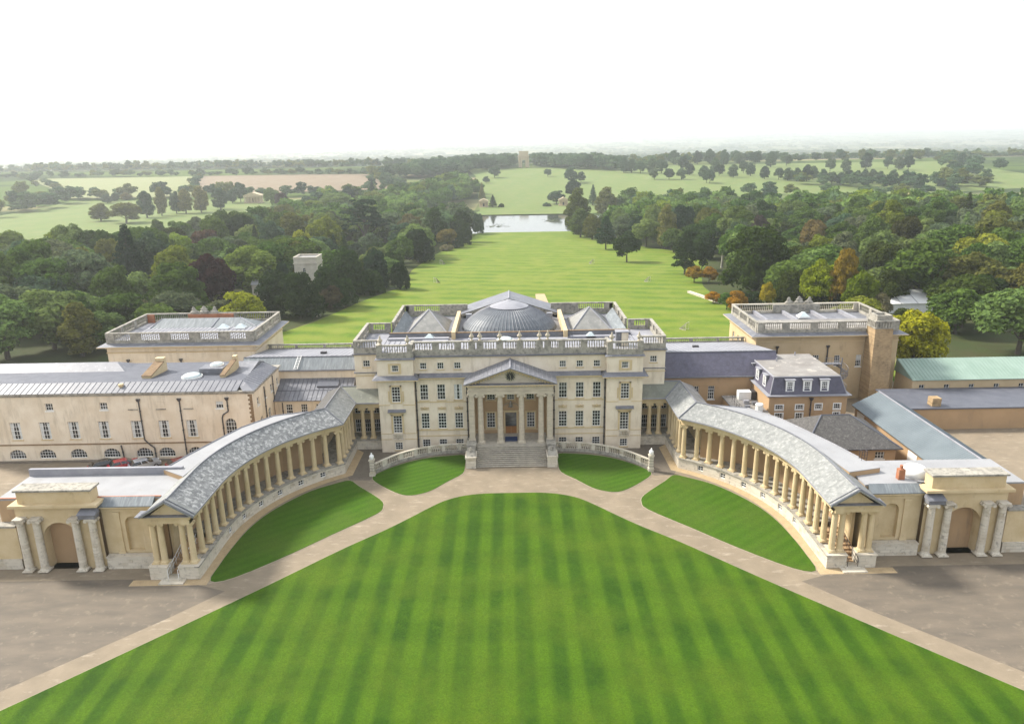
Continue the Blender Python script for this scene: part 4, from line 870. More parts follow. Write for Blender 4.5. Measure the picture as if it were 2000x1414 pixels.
# ================================================================== outer pavilions (east and west)
def pavilion(s):
    side = 'right' if s > 0 else 'left'
    T = thing('corner_pavilion', (s * 56, 34.5, 0), 'big square pavilion with balustraded flat roof at the far %s' % side, 'pavilion', 'corner pavilions')
    x0, x1 = (42.6, 67.2) if s > 0 else (-69.4, -43.8); y0, y1 = 26.8, 42.4; mt = 'ochre_light' if s > 0 else 'render'
    wn = {}
    if s > 0:
        wn['N'] = [(53.2 - x0, 6.2, 1.1, 1.85, 3, 4, dict(sill='gold_stone')), (56.95 - x0, 5.92, 1.0, 2.05, 3, 4, dict(sill='gold_stone')), (60.7 - x0, 5.9, .95, 2.1, 3, 4, dict(sill='white_paint', curtain=3)), (48, 3.6, .8, 1.4, 2, 3, {})][:3]
        wn['W'] = [(u, 7.2, 1.0, 2.0, 3, 4, dict(sill='gold_stone')) for u in (2.6, 5.6, 8.6, 11.6)]
    else:
        wn['N'] = [(-58.55 - x0, 6.45, 1.2, 1.85, 3, 4, dict(sill='gold_stone')), (-63.9 - x0, 6.45, 1.2, 1.85, 3, 4, dict(sill='gold_stone'))]
        wn['E'] = [(u, 6.6, 1.0, 2.0, 3, 4, dict(sill='gold_stone')) for u in (2.8, 5.8, 8.8, 11.8)]
    block(T, x0, x1, y0, y1, 0, 11.4, mt, wn)
    ring('string_course', 'gold_stone', T, x0, x1, y0, y1, .1, 10.45, 10.62); ring('frieze', 'gold_stone', T, x0, x1, y0, y1, .16, 11.3, 11.45)
    for p, q in (((x0, y0), (x1, y0)), ((x1, y0), (x1, y1)) if s < 0 else ((x0, y1), (x0, y0))): dentils(T, p, q, 11.46, .22, .5, off=.4)
    ring('cornice', 'gold_stone', T, x0, x1, y0, y1, 1.15, 11.64, 11.78); m = MB(); m.frustum(x0 - 1.15, x1 + 1.15, y0 - 1.15, y1 + 1.15, 11.79, x0, x1, y0, y1, 12.15); m.build('cornice_lead', 'lead', T)
    z, h = 12.15, 1.85; W = 'weathered'
    balustrade(T, (x0 + .1, y0 + .2), (x1 - .1, y0 + .2), z, h, .5, (.02, .2, .4, .6, .8, .98), 1.3 if s > 0 else 1.8, W)
    balustrade(T, (x0 + .2, y0 + .45), (x0 + .2, y1 - .4), z, h, .5, (.02, .33, .66, .98), 1.0, W); balustrade(T, (x1 - .2, y0 + .45), (x1 - .2, y1 - .4), z, h, .5, (.02, .33, .66, .98), 1.0, W)
    balustrade(T, (x0 + .1, y1 - .2), (x1 - .1, y1 - .2), z, h, .5, (.02, .98), 1.2, 'plinth_stone' if s > 0 else W, solid=((.32, .68),))
    if s > 0:
        box('flat_roof', 'felt', T, x0 + .4, x1 - .4, y0 + .4, 34, 12.0, 12.75); box('roof_trough', 'lead', T, x0 + .4, x1 - .4, 34, y1 - .4, 12.0, 12.2)
        for k in range(4): xx = x0 + 4 + k * 5.4; box('trough_wall', 'lead_light', T, xx, xx + .5, 34.01, y1 - .45, 12.2, 12.8)
        box('inner_wall', 'weathered', T, 50.4, 59.4, y1 - .75, y1 - .43, 12.2, 13.8)
    else:
        box('flat_roof', 'lead_light', T, x0 + .4, x1 - .4, y0 + .4, y1 - .4, 12.0, 12.3)
        m = MB(); m.hexa([(-66.5, 37.2, 12.3), (-47.0, 37.2, 12.3), (-47.0, 41.6, 12.3), (-66.5, 41.6, 12.3)], [(-65.3, 39.8, 13.5), (-50.6, 39.8, 13.5), (-50.6, 40.0, 13.5), (-65.3, 40.0, 13.5)]); m.build('hip_roof', 'slate_streak', T)
        m = MB(); m.tube((-47.0, 37.2, 12.35), (-50.6, 39.8, 13.52), .12, k=5); m.tube((-54.6, 39.7, 13.5), (-55.2, 37.3, 12.4), .12, k=5); m.tube((-66.5, 37.2, 12.35), (-65.3, 39.8, 13.5), .1, k=5); m.build('hip_roll', 'lead_light', T)
        box('inner_wall', 'red_brick', T, -61.2, -52.6, y1 - .75, y1 - .43, 12.3, 13.8); box('inner_wall', 'red_brick', T, x0 + .42, x0 + 1.7, y1 - .75, y1 - .43, 12.3, 13.8)
        m = MB()
        for k in range(28): xx = -67 + k * .75; m.box(xx, xx + .06, 27.4, 37.1, 12.3, 12.36)
        tag(m.build('roof_seams', 'lead', T), kind='stuff')
    # rainwater heads
    for xx in ((46.3, 55.1) if s > 0 else (-66.0, -56.9, -45.7)): pipe(T, [(xx, y0 - .15, 9.4 if s > 0 else 8.9), (xx, y0 - .15, .1)], .11)
    # carved crest on the rear parapet
    cx = (x0 + x1) / 2 + (.0 if s > 0 else 2.5)
    if s < 0: cx = -58.2
    else: cx = 55.5
    m = MB()
    m.lathe(cx, y1 - .2, [(.9, z + h), (1.0, z + h + .25), (.6, z + h + .5), (.7, z + h + .75), (.35, z + h + 1.0), (.4, z + h + 1.15), (.05, z + h + 1.35)], 10, True, .35)
    for a in (-1, 1):
        m.lathe(cx + a * 2.0, y1 - .2, [(.75, z + h), (.7, z + h + .25), (.35, z + h + .5), (.38, z + h + .75), (.28, z + h + .9), (.3, z + h + 1.05), (.03, z + h + 1.25)], 9, True, .45); m.tube((cx + a * 1.1, y1 - .2, z + h + .1), (cx + a * 1.8, y1 - .2, z + h + .65), .18, .1, k=6)
    c = m.build('carved_crest', 'weathered', None); tag(c, 'carved stone figures crowning the rear parapet of the %s pavilion' % side, 'sculpture', 'parapet sculptures')
    return T
surf('ochre_light', (.52, .40, .245), (.45, .34, .20), .35, c3=(.32, .24, .15), s3=.8, lo3=.6, hi3=.8, st3=(1, 1, .3), bmp=.1)
for s in (1, -1): pavilion(s)
skylight(-52.5, 36.0, 12.3, 1.9, 1.5, .6, 'left of the two white skylights on the left pavilion roof', group='left pavilion skylights'); skylight(-49.4, 36.1, 12.3, 1.9, 1.5, .6, 'right of the two white skylights on the left pavilion roof', group='left pavilion skylights')
skylight(54.2, 36.4, 12.6, 2.0, 1.6, .7, 'glass lantern skylight in the middle of the right pavilion roof')
# tall brick chimney against the right pavilion
t = thing('brick_chimney', (62.6, 24.8, 0), 'tall brown brick chimney stack in front of the right pavilion', 'chimney')
m = MB(); m.frustum(61.3, 64.8, 23.0, 26.6, 0, 61.4, 64.4, 23.6, 26.6, 13.4); m.build('shaft', 'brick', t)
m = MB(); m.box(61.25, 64.55, 23.45, 26.7, 13.4, 13.55); m.box(61.45, 64.35, 23.65, 26.6, 13.55, 14.55); m.box(61.2, 64.6, 23.4, 26.8, 14.55, 14.75); m.build('collar', 'weathered', t)
m = MB()
for k in range(6): m.box(61.55 + k * .47, 61.8 + k * .47, 23.5, 23.66, 13.6, 14.5)
for k in range(6): m.box(61.3, 61.46, 23.8 + k * .47, 24.05 + k * .47, 13.6, 14.5)
tag(m.build('corbels', 'weathered', t), kind='stuff')
m = MB(); m.box(61.6, 64.15, 23.85, 24.2, 14.75, 15.6); m.box(61.6, 64.15, 26.0, 26.4, 14.75, 15.6); m.box(61.6, 61.95, 24.2, 26.0, 14.75, 15.6); m.box(63.8, 64.15, 24.2, 26.0, 14.75, 15.6); m.build('cap', 'weathered', t); box('flue', 'black_paint', t, 61.96, 63.79, 24.21, 25.99, 14.75, 15.0)

# ================================================================== linking wings
for s in (1, -1):
    side = 'right' if s > 0 else 'left'
    T = thing('link_wing', (s * 33, 22, 0), 'low wing with sloping slate roof joining mansion and %s pavilion' % side, 'wing', 'linking wings')
    if s < 0:
        x0, x1, yf, ze, yr, zr = -43.6, -23.25, 18.5, 9.4, 20.3, 11.1; wall_m, sl = 'render', 'slate_streak'; wins = []
    else:
        x0, x1, yf, ze, yr, zr = 23.25, 42.4, 14.2, 8.55, 16.8, 11.8; wall_m, sl = 'ochre', 'slate_purple'; wins = [(x - x0, z, 1.0, 2.2, 3, 4, dict(sill='white_paint')) for x, z in ((29.25, 4.75), (31.75, 4.75))]
    m = MB(); facade(m, T, (x0, yf), 0, x1 - x0, 0, ze, wins); m.build('wall', wall_m, T); m = MB(); wall(m, (x1, 32.5), PI, x1 - x0, 0, 9.2); m.build('wall', wall_m, T)
    m = MB(); m.hexa([(x0, yf - .25, ze - .05), (x1, yf - .25, ze - .05), (x1, yr + .3, ze - .05), (x0, yr + .3, ze - .05)], [(x0, yf - .25, ze + .1), (x1, yf - .25, ze + .1), (x1, yr, zr), (x0, yr, zr)]); m.build('slate_slope', sl, T)
    box('gutter', 'lead', T, x0, x1, yf - .42, yf - .26, ze - .12, ze + .08)
    m = MB(); m.hexa([(x0, yr + .02, 8.9), (x1, yr + .02, 8.9), (x1, 32.4, 8.9), (x0, 32.4, 8.9)], [(x0, yr + .02, zr - .02), (x1, yr + .02, zr - .02), (x1, 32.4, 9.2), (x0, 32.4, 9.2)]); m.build('lead_roof', 'lead_light', T)
    m = MB(); n = int((x1 - x0) / .8)
    for k in range(n): xx = x0 + .4 + k * .8; m.tube((xx, yr + .05, zr), (xx, 32.3, 9.22), .04, k=4)
    tag(m.build('roof_seams', 'lead', T), kind='stuff')
    m = MB(); m.tube((x0, yr, zr + .03), (x1, yr, zr + .03), .1, k=5); m.build('ridge_roll', 'lead', T)
    balustrade(T, (x0, 32.6), (x1, 32.6), 9.1, .95, .25, (.02, .25, .5, .75, .98), .5)
    xv = s * 31.5; box('roof_vent', 'iron', T, xv - .5, xv + .5, 24, 24.6, 10.3, 10.85)
# left link: lower lead roofed range with windows, roof ladder
T = thing('service_range', (-31.5, 15, 0), 'lower cream range with grey seamed metal roof behind the left colonnade', 'building')
block(T, -37.2, -25.4, 13.6, 18.4, 0, 5.8, 'render', {'N': [(x + 37.2, z, 1.05, h, 3, 4, dict(sill='white_paint')) for x, z, h in ((-34.95, 3.2, 2.05), (-32.6, 3.4, 1.85), (-30.2, 3.4, 1.85), (-27.8, 3.4, 1.85))]})
rf = MB(); rf.hexa([(-37.4, 13.35, 5.8), (-25.2, 13.35, 5.8), (-25.2, 18.48, 5.8), (-37.4, 18.48, 5.8)], [(-37.4, 13.35, 5.9), (-25.2, 13.35, 5.9), (-25.2, 18.48, 8.0), (-37.4, 18.48, 8.0)]); rf = rf.build('roof', 'lead_dark2' if False else 'lead', T)
m = MB()
for k in range(17): xx = -37.2 + k * .73; m.tube((xx, 13.35, 5.92), (xx, 18.4, 8.0), .045, k=4)
m.tube((-37.4, 15.6, 6.86), (-25.2, 15.6, 6.86), .05, k=4); tag(m.build('roof_seams', 'lead_dark', rf), kind='stuff')
m = MB(); m.hexa([(-31, 16.2, 6.9), (-27.6, 16.2, 6.9), (-27.6, 17.6, 6.9), (-31, 17.6, 6.9)], [(-31, 16.2, 7.35), (-27.6, 16.2, 7.35), (-27.6, 17.6, 7.9), (-31, 17.6, 7.9)]); m.build('roof_hatch', 'lead_dark', T)
pipe(T, [(-35.9, 13.4, 5.6), (-35.9, 13.4, .1)], .08, False)
t = thing('roof_ladder', (-34.4, 19, 9.5), 'white ladder lying on the slate slope of the left wing', 'ladder'); m = MB(); a, b = Vector((-35.0, 18.2, 9.62)), Vector((-34.7, 20.2, 11.2))
for d in (0, .55): m.tube(a + Vector((d, 0, .06)), b + Vector((d, 0, .06)), .045, k=5)
m.build('stile', 'white_paint', t); m = MB()
for k in range(9): c = a.lerp(b, k / 8); m.tube(c + Vector((0, 0, .07)), c + Vector((.55, 0, .07)), .035, k=4)
m.build('rung', 'white_paint', t)

# ================================================================== left service building (foreground left)
T = thing('service_block', (-56, 11, 0), 'long cream two storey block with seamed metal roof behind the left colonnade', 'building')
x0, x1, y0, y1 = -80, -37.3, 5.0, 17.6
wn = []
for x in (-42.3,): wn.append((x - x0, 7.85, 1.1, 1.1, 3, 2, dict(sill='white_paint', curtain=3)))
for x in (-59.1, -67, -75): wn.append((x - x0, 7.9, 1.1, 1.1, 3, 2, dict(sill='white_paint')))
for x in (-59.6, -54.85, -50.8, -46.75, -64, -68.2, -72.5): wn.append((x - x0, 3.47, 1.55, 2.65, 4, 4, dict(sill='gold_stone', curtain=1)))
wn.append((-41.0 - x0, 3.75, 1.6, 2.5, 4, 4, dict(arch=True)))
for x in (-59.1, -54.25, -50.95, -46.6, -43.2, -64, -68.6, -73): wn.append((x - x0, .45, 2.4, 1.42, 6, 3, dict(arch=True)))
we = [(1.9 + k * 3.2, 7.6, 1.0, 1.2, 2, 2, dict(sill='white_paint')) for k in range(4)] + [(2.6, 2.9, 1.3, 2.7, 3, 4, dict(arch=True)), (6.4, 2.9, 1.3, 2.7, 3, 4, dict(arch=True))]
block(T, x0, x1, y0, y1, 0, 10.05, 'render', {'N': wn, 'E': we})
m = MB()
for x in (-46.85, -50.85, -54.9): m.box(x - .6, x + .6, 4.96, 5.0, 7.95, 9.0)
m.build('blind_window', 'gold_stone' if False else 'render', T); m = MB()
for x in (-46.85, -50.85, -54.9): m.box(x - .7, x + .7, 4.88, 5.0, 7.8, 7.93)
m.build('sill', 'weathered', T)
m = MB(); m.box(x0, x1 + .06, 4.9, 5.0, 2.55, 2.72); m.build('string_course', 'brown_stone', T)
ring('eaves', 'weathered', T, x0, x1, y0, y1, .16, 10.05, 10.3); ring('eaves_gutter', 'weathered', T, x0, x1, y0, y1, .3, 10.3, 10.5)
box('foot_strip', 'yard', T, x0, x1 + .6, 4.3, 4.99, 0, .12)
# quoins down the right corner
qm = [MB(), MB()]; qm[0].box(0, .62, -.04, .3, 0, .3); qm[1].box(.22, .62, -.04, .3, 0, .3); qm = [q.mesh('quoin', 'brown_stone') for q in qm]
for k in range(13): putw('quoin', qm[k % 2], (-38.05, 5.0, 9.6 - k * .33), 0, T)
# seamed roof: one panel per bay on the front slope and hip
pm = MB(); pm.hexa([(0, 0, 0), (.78, 0, 0), (1.02, 2.15, .95), (.24, 2.15, .95)], [(0, 0, .06), (.78, 0, .06), (1.02, 2.15, 1.01), (.24, 2.15, 1.01)]); pm = pm.mesh('roof_panel', 'lead')
sm = MB(); sm.tube((.8, 0, .06), (1.04, 2.15, 1.01), .05, k=4); sm = sm.mesh('roof_seam', 'lead_dark')
for k in range(50):
    xx = -79.6 + k * .82
    if xx > -39.6: break
    if xx < -62.5 and False: continue
    o = putw('roof_panel', pm, (xx, 4.72, 10.5), 0, T); put('roof_seam', sm, (0, 0, 0), 0, o)
m = MB(); m.face((-38.6, 4.72, 10.52), (-37.0, 4.72, 10.52), (-39.2, 6.9, 11.5), (-40.2, 6.9, 11.5)); m.build('roof_corner', 'lead', T)
pm2 = MB(); pm2.hexa([(0, 0, 0), (0, .72, 0), (-2.3, .72, .97), (-2.3, 0, .97)], [(0, 0, .05), (0, .72, .05), (-2.3, .72, 1.02), (-2.3, 0, 1.02)]); pm2 = pm2.mesh('roof_panel', 'lead'); sm2 = MB(); sm2.tube((0, .74, .06), (-2.3, .74, 1.03), .05, k=4); sm2 = sm2.mesh('roof_seam', 'lead_dark')
for k in range(12):
    o = putw('roof_panel', pm2, (-37.0, 6.9 + k * .77 + .02, 10.5), 0, T); put('roof_seam', sm2, (0, 0, 0), 0, o)
m = MB(); m.face((-37.0, 4.72, 10.51), (-37.0, 6.9, 10.51), (-39.3, 6.9, 11.5)); m.build('roof_corner', 'lead', T)
box('inner_roof', 'lead_dark', T, -79.9, -39.35, 6.85, 17.5, 10.5, 11.3); m = MB(); m.hexa([(-80, 13, 11.3), (-59.5, 13, 11.3), (-59.5, 17.4, 11.3), (-80, 17.4, 11.3)], [(-80, 15, 12.2), (-61.5, 15, 12.2), (-61.5, 15.3, 12.2), (-80, 15.3, 12.2)]); m.build('back_roof', 'lead', T)
m = MB(); m.hexa([(-43.5, 13, 11.3), (-39.4, 10, 11.3), (-39.4, 17.4, 11.3), (-43.5, 17.4, 11.3)], [(-42.5, 15, 12.0), (-39.4, 14.8, 12.0), (-39.4, 15.3, 12.0), (-42.5, 15.3, 12.0)]); m.build('back_roof', 'lead', T)
for pts in ([(-53.9, 4.88, 9.1), (-53.9, 4.88, 3.2), (-53.2, 4.86, 2.4), (-52.6, 4.86, 1.9), (-52.6, 4.86, .15)], [(-48.0, 4.88, 9.1), (-48.0, 4.88, .15)], [(-41.1, 4.88, 9.1), (-41.1, 4.88, 7.4), (-41.9, 4.88, 6.9), (-42.1, 4.88, 6.4), (-42.1, 4.88, .15)], [(-57.5, 4.88, 2.4), (-57.3, 4.88, .15)]): pipe(T, pts, .09, pts[0][2] > 5)
pipe(T, [(-37.15, 9.6, 9.6), (-37.15, 9.6, .15)], .08, False); pipe(T, [(-37.15, 13.8, 10.0), (-37.15, 13.8, .15)], .08, False)
for i, (xa, xb, ya, yb, za, zb, lab) in enumerate(((-55.0, -53.7, 9.1, 12.6, 11.3, 12.8, 'left'), (-43.25, -42.65, 8.9, 12.8, 11.3, 12.9, 'right'))):
    t = thing('raking_flue', ((xa + xb) / 2, ya, za), 'sloping stone flue climbing the %s part of the service block roof' % lab, 'flue', 'raking flues')
    m = MB(); m.hexa([(xa, ya, za), (xb, ya, za), (xb + .6, yb, za), (xa + .6, yb, za)], [(xa, ya, za + .25), (xb, ya, za + .25), (xb + .6, yb, zb), (xa + .6, yb, zb)]); m.build('shaft', 'gold_stone', t)
    m = MB(); m.hexa([(xa - .08, ya, za + .25), (xb + .08, ya, za + .25), (xb + .68, yb, zb), (xa + .52, yb, zb)], [(xa - .08, ya, za + .4), (xb + .08, ya, za + .4), (xb + .68, yb, zb + .15), (xa + .52, yb, zb + .15)]); m.build('coping', 'brown_stone', t)
    m = MB(); m.box(xa + .6, xb + .6, yb, yb + .9, za, zb + .6); m.build('stack', 'gold_stone', t)
skylight(-47.6, 9.3, 11.3, 3.0, 1.8, .45, 'low glass dome on the service block roof', True); skylight(-44.9, 12.4, 12.2, 2.0, 1.4, .3, 'round skylight on the raised hatch of the service block', True)
box('raised_hatch', 'lead', None, -47.0, -43.5, 10.6, 13.2, 11.3, 12.2); tag(bpy.data.objects['raised_hatch'], 'raised grey hatch carrying a round skylight on the service block', 'hatch')
m = MB(); m.lathe(-56.6, 6.0, [(.3, 10.9), (.35, 11.3), (.42, 11.4), (.3, 11.5)], 8); tag(m.build('chimney_pot', 'gold_stone', None), 'short stone pot on the front slope of the service block', 'chimney')

# ================================================================== right service buildings
T = thing('mansard_house', (43.8, 12.5, 0), 'ochre house with dark mansard roof and white dormers behind the right colonnade', 'house')
x0, x1, y0, y1 = 38.1, 49.6, 6.1, 19.2
wn = [(39.65 - x0, 5.78, 1.1, .7, 3, 2, dict(sill='white_paint')), (42.65 - x0, 5.78, 1.1, .7, 3, 2, dict(sill='white_paint')), (45.45 - x0, 5.78, .95, .8, 3, 2, dict(sill='white_paint')), (48.2 - x0, 5.78, .95, .8, 3, 2, dict(sill='white_paint')), (39.7 - x0, 3.4, 1.1, 1.8, 3, 4, {}), (42.7 - x0, 3.35, 1.0, 1.85, 3, 4, dict(sill='white_paint')), (48.2 - x0, 4.4, .9, .85, 3, 2, dict(sill='white_paint'))]
block(T, x0, x1, y0, y1, 0, 7.75, 'ochre', {'N': wn})
m = MB(); m.box(44.9, 46.0, 6.05, 6.1, 4.5, 5.4); m.build('blind_window', 'ochre', T)
m = MB()
for u, z, w, h, c, r, o in wn:
    x = x0 + u; m.box(x - w / 2 - .14, x - w / 2, 6.03, 6.1, z - .1, z + h + .14); m.box(x + w / 2, x + w / 2 + .14, 6.03, 6.1, z - .1, z + h + .14); m.box(x - w / 2, x + w / 2, 6.03, 6.1, z + h, z + h + .14)
pieces(m, 'window_surround', 'white_paint', T)
ring('eaves', 'ochre', T, x0, x1, y0, y1, .2, 7.75, 7.9); ring('eaves_lead', 'lead_light', T, x0, x1, y0, y1, .45, 7.905, 8.05)
m = MB(); m.frustum(x0 + .1, x1 - .1, y0 + .1, y1 - .1, 8.05, x0 + .75, x1 - .95, y0 + .9, y1 - .3, 10.45); m.build('mansard', 'slate_purple', T)
box('flat_roof', 'felt', T, x0 + .7, x1 - .9, y0 + .85, y1 - .25, 10.455, 10.6)
m = MB()
for p, q in (((x0 + .1, y0 + .1), (x0 + .75, y0 + .9)), ((x1 - .1, y0 + .1), (x1 - .95, y0 + .9))): m.tube((*p, 8.06), (*q, 10.5), .09, k=5)
m.tube((x0 + .72, y0 + .86, 10.56), (x1 - .92, y0 + .86, 10.56), .12, k=5); m.tube((x0 + .72, y0 + .86, 10.56), (x0 + .72, y1 - .3, 10.56), .12, k=5); m.build('hip_roll', 'lead_light', T)
def dormer(x, y, rz):
    d = MB(); d.box(-.62, -.42, -.05, 1.2, 0, 1.75); d.box(.42, .62, -.05, 1.2, 0, 1.75); d.box(-.42, .42, -.05, 1.2, 1.5, 1.75); d.box(-.42, .42, -.05, .3, 0, .12)
    o = putw('dormer', dorm.setdefault('m', d.mesh('dormer', 'white_paint')), (x, y, 8.45), rz, T)
    if 'r' not in dorm:
        r = MB(); r.box(-.75, .75, -.2, 1.25, 1.755, 1.87); dorm['r'] = r.mesh('dormer_roof', 'lead_light'); r = MB(); r.box(-.64, -.625, .02, 1.25, 0, 1.75); r.box(.625, .64, .02, 1.25, 0, 1.75); dorm['c'] = r.mesh('dormer_cheek', 'lead')
    put('dormer_roof', dorm['r'], (0, 0, 0), 0, o); put('dormer_cheek', dorm['c'], (0, 0, 0), 0, o)
    f, g = win_mesh(.84, 1.38, 3, 4); w = put('window', f, (0, -.08, .12), 0, o)
    # the pane sits in the same frame
    put('pane', g, (0, -.08, .12), 0, o)
dorm = {}
for x in (41.1, 43.65, 46.2): dormer(x, y0 + .3, 0)
for y in (9.4, 12.6, 15.8): dormer(x0 + .25, y, -PI / 2)
pipe(T, [(44.25, 5.95, 7.2), (44.25, 5.95, .1)], .09); m = MB(); m.tube((42, 15, 10.6), (42, 15, 11.1), .12, k=6); m.tube((46, 18, 10.6), (46, 18, 11.2), .1, k=6); m.build('roof_vent', 'lead_light', T)
# low flat roofed range between
T = thing('plant_range', (35.5, 8.5, 0), 'low ochre flat roofed range with vents left of the mansard house', 'building')
block(T, 33.4, 38.0, 3.0, 13.6, 0, 5.3, 'ochre'); box('flat_roof', 'felt', T, 33.3, 38.05, 2.9, 13.7, 5.3, 5.5); m = MB()
for k in range(5): m.tube((34.1, 6 + k * 1.2, 5.5), (34.1, 6 + k * 1.2, 6.4), .03, k=4)
m.tube((34.1, 6, 6.4), (34.1, 10.8, 6.4), .03, k=4); m.tube((34.1, 6, 5.95), (34.1, 10.8, 5.95), .03, k=4); m.build('handrail', 'iron', T)
for i, (a, b, c, d, h, mt) in enumerate(((35.3, 37.2, 11.4, 12.6, 1.3, 'white_paint'), (37.3, 38.0, 11.4, 12.8, 1.3, 'iron'), (35.6, 36.4, 9.6, 10.2, .5, 'lead_light'), (36.7, 37.5, 9.0, 9.6, .45, 'lead'), (35.2, 35.9, 7.6, 8.2, .4, 'lead'))):
    tag(box('roof_unit', mt, None, a, b, c, d, 5.5, 5.5 + h), ('white air handling box at the back of the plant range roof', 'black box beside the white air handling unit', 'pale vent box in the middle of the plant range roof', 'grey vent box on the right of the plant range roof', 'small grey vent box at the left of the plant range roof')[i], 'vent')
m = MB(); m.lathe(36.9, 6.6, [(.55, 5.5), (.55, 6.4), (.62, 6.45), (.5, 6.6), (.1, 6.65)], 14); tag(m.build('water_tank', 'white_paint', None, False), 'white round tank on the plant range roof', 'tank')
# brown hipped building
T = thing('hipped_building', (44.5, -4, 0), 'ochre building with mottled brown slate hipped roof behind the right colonnade', 'building')
block(T, 38.4, 50.2, -7.6, 2.2, 0, 5.4, 'ochre', {'N': [(48.15 - 38.4, 3.8, 1.2, 1.0, 3, 2, dict(sill='white_paint'))]})
m = MB(); m.hexa([(38.0, -8.1, 5.4), (50.7, -8.1, 5.4), (50.7, 2.6, 5.4), (38.0, 2.6, 5.4)], [(42.0, -2.9, 8.2), (45.9, -2.9, 8.2), (45.9, -2.7, 8.2), (42.0, -2.7, 8.2)]); m.build('hip_roof', 'slate_brown', T)
m = MB(); m.tube((50.7, -8.1, 5.44), (45.9, -2.9, 8.24), .1, k=5); m.tube((42, -2.8, 8.24), (45.9, -2.8, 8.24), .1, k=5); m.tube((38.0, -8.1, 5.44), (42, -2.9, 8.24), .1, k=5); m.build('hip_roll', 'lead_dark', T); box('gutter', 'iron', T, 38.0, 50.8, -8.25, -8.11, 5.3, 5.42)
# blue grey metal barn
T = thing('metal_roof_hall', (56.5, -2, 0), 'long hall with blue grey corrugated roof at the right', 'building')
block(T, 53.2, 60.2, -16, 10.6, 0, 4.5, 'ochre'); m = MB(); m.hexa([(52.7, -16.3, 4.5), (56.7, -16.3, 6.55), (56.7, 10.9, 6.55), (52.7, 10.9, 4.5)], [(52.7, -16.3, 4.62), (56.7, -16.3, 6.7), (56.7, 10.9, 6.7), (52.7, 10.9, 4.62)]); m.hexa([(56.7, -16.3, 6.55), (60.7, -16.3, 4.5), (60.7, 10.9, 4.5), (56.7, 10.9, 6.55)], [(56.7, -16.3, 6.7), (60.7, -16.3, 4.62), (60.7, 10.9, 4.62), (56.7, 10.9, 6.7)]); m.build('roof', 'blue_metal', T)
m = MB()
for k in range(68): y = -16.2 + k * .4; m.tube((52.7, y, 4.62), (56.7, y, 6.7), .035, k=4); m.tube((60.7, y, 4.62), (56.7, y, 6.7), .035, k=4)
tag(m.build('roof_ribs', 'blue_metal', T), kind='stuff'); m = MB(); m.tube((56.7, -16.3, 6.72), (56.7, 10.9, 6.72), .12, k=5); m.build('ridge_cap', 'lead_light', T)
for y in (-13, -7.5, 7.5): box('panel', 'white_paint', T, 53.12, 53.19, y, y + 2.2, 2.4, 4.0)
# green roofed building and flat roofs
T = thing('green_roof_building', (75, 24, 0), 'cream building with pale green metal roof right of the brick chimney', 'building')
block(T, 67.6, 92, 21.2, 27, 0, 5.0, 'ochre_light', {'N': [(1.6 + k * 4.2, 3.0, .9, 1.2, 2, 2, dict(sill='white_paint')) for k in range(5)]})
m = MB(); m.hexa([(67.4, 20.9, 5.0), (92, 20.9, 5.0), (92, 27.2, 5.0), (67.4, 27.2, 5.0)], [(67.4, 20.9, 5.1), (92, 20.9, 5.1), (92, 26.8, 7.2), (67.4, 26.8, 7.2)]); m.build('roof', 'green_metal', T); m = MB()
for k in range(40): xx = 67.5 + k * .62; m.tube((xx, 20.9, 5.12), (xx, 26.8, 7.22), .04, k=4)
tag(m.build('roof_seams', 'green_metal', T), kind='stuff')
T = thing('flat_roof_range', (72, 16, 0), 'dark flat roofed range below the green roof', 'building'); block(T, 61.6, 92, 11.6, 21, 0, 3.4, 'ochre'); box('flat_roof', 'lead_dark', T, 61.4, 92, 11.4, 21.1, 3.4, 3.6)
tag(box('brick_stub', 'brick', None, 66.0, 67.4, 12.2, 13.6, 3.6, 4.9), 'square brick upstand on the dark flat roof', 'chimney')
# spiral stair
T = thing('spiral_stair', (55.4, 21.5, 0), 'grey metal spiral fire stair between the mansard house and brick chimney', 'staircase')
m = MB(); m.tube((55.4, 21.5, 0), (55.4, 21.5, 9.0), .1, k=8); m.build('pole', 'lead', T)
tr = MB(); tr.hexa([(.08, -.08, 0), (1.15, -.3, 0), (1.15, .3, 0), (.08, .08, 0)], [(.08, -.08, .05), (1.15, -.3, .05), (1.15, .3, .05), (.08, .08, .05)]); tr = tr.mesh('tread', 'lead'); bl = MB(); bl.tube((1.1, 0, 0), (1.1, 0, 1.0), .02, k=4); bl = bl.mesh('baluster_rod', 'lead')
pts = []
for k in range(38):
    a = k * .42; o = putw('tread', tr, (55.4, 21.5, .3 + k * .205), a, T); put('baluster_rod', bl, (0, 0, .05), 0, o); pts.append((55.4 + 1.1 * math.cos(a), 21.5 + 1.1 * math.sin(a), 1.35 + k * .205))
m = MB()
for a, b in zip(pts, pts[1:]): m.tube(a, b, .035, k=4)
m.build('handrail', 'lead', T); m = MB(); m.box(52.4, 55.4, 21.3, 22.4, 7.95, 8.05); m.build('landing', 'lead', T); m = MB()
for k in range(6): m.tube((52.45 + k * .58, 21.35, 8.05), (52.45 + k * .58, 21.35, 9.1), .025, k=4)
m.tube((52.45, 21.35, 9.1), (55.4, 21.35, 9.1), .03, k=4); m.build('landing_rail', 'lead', T)
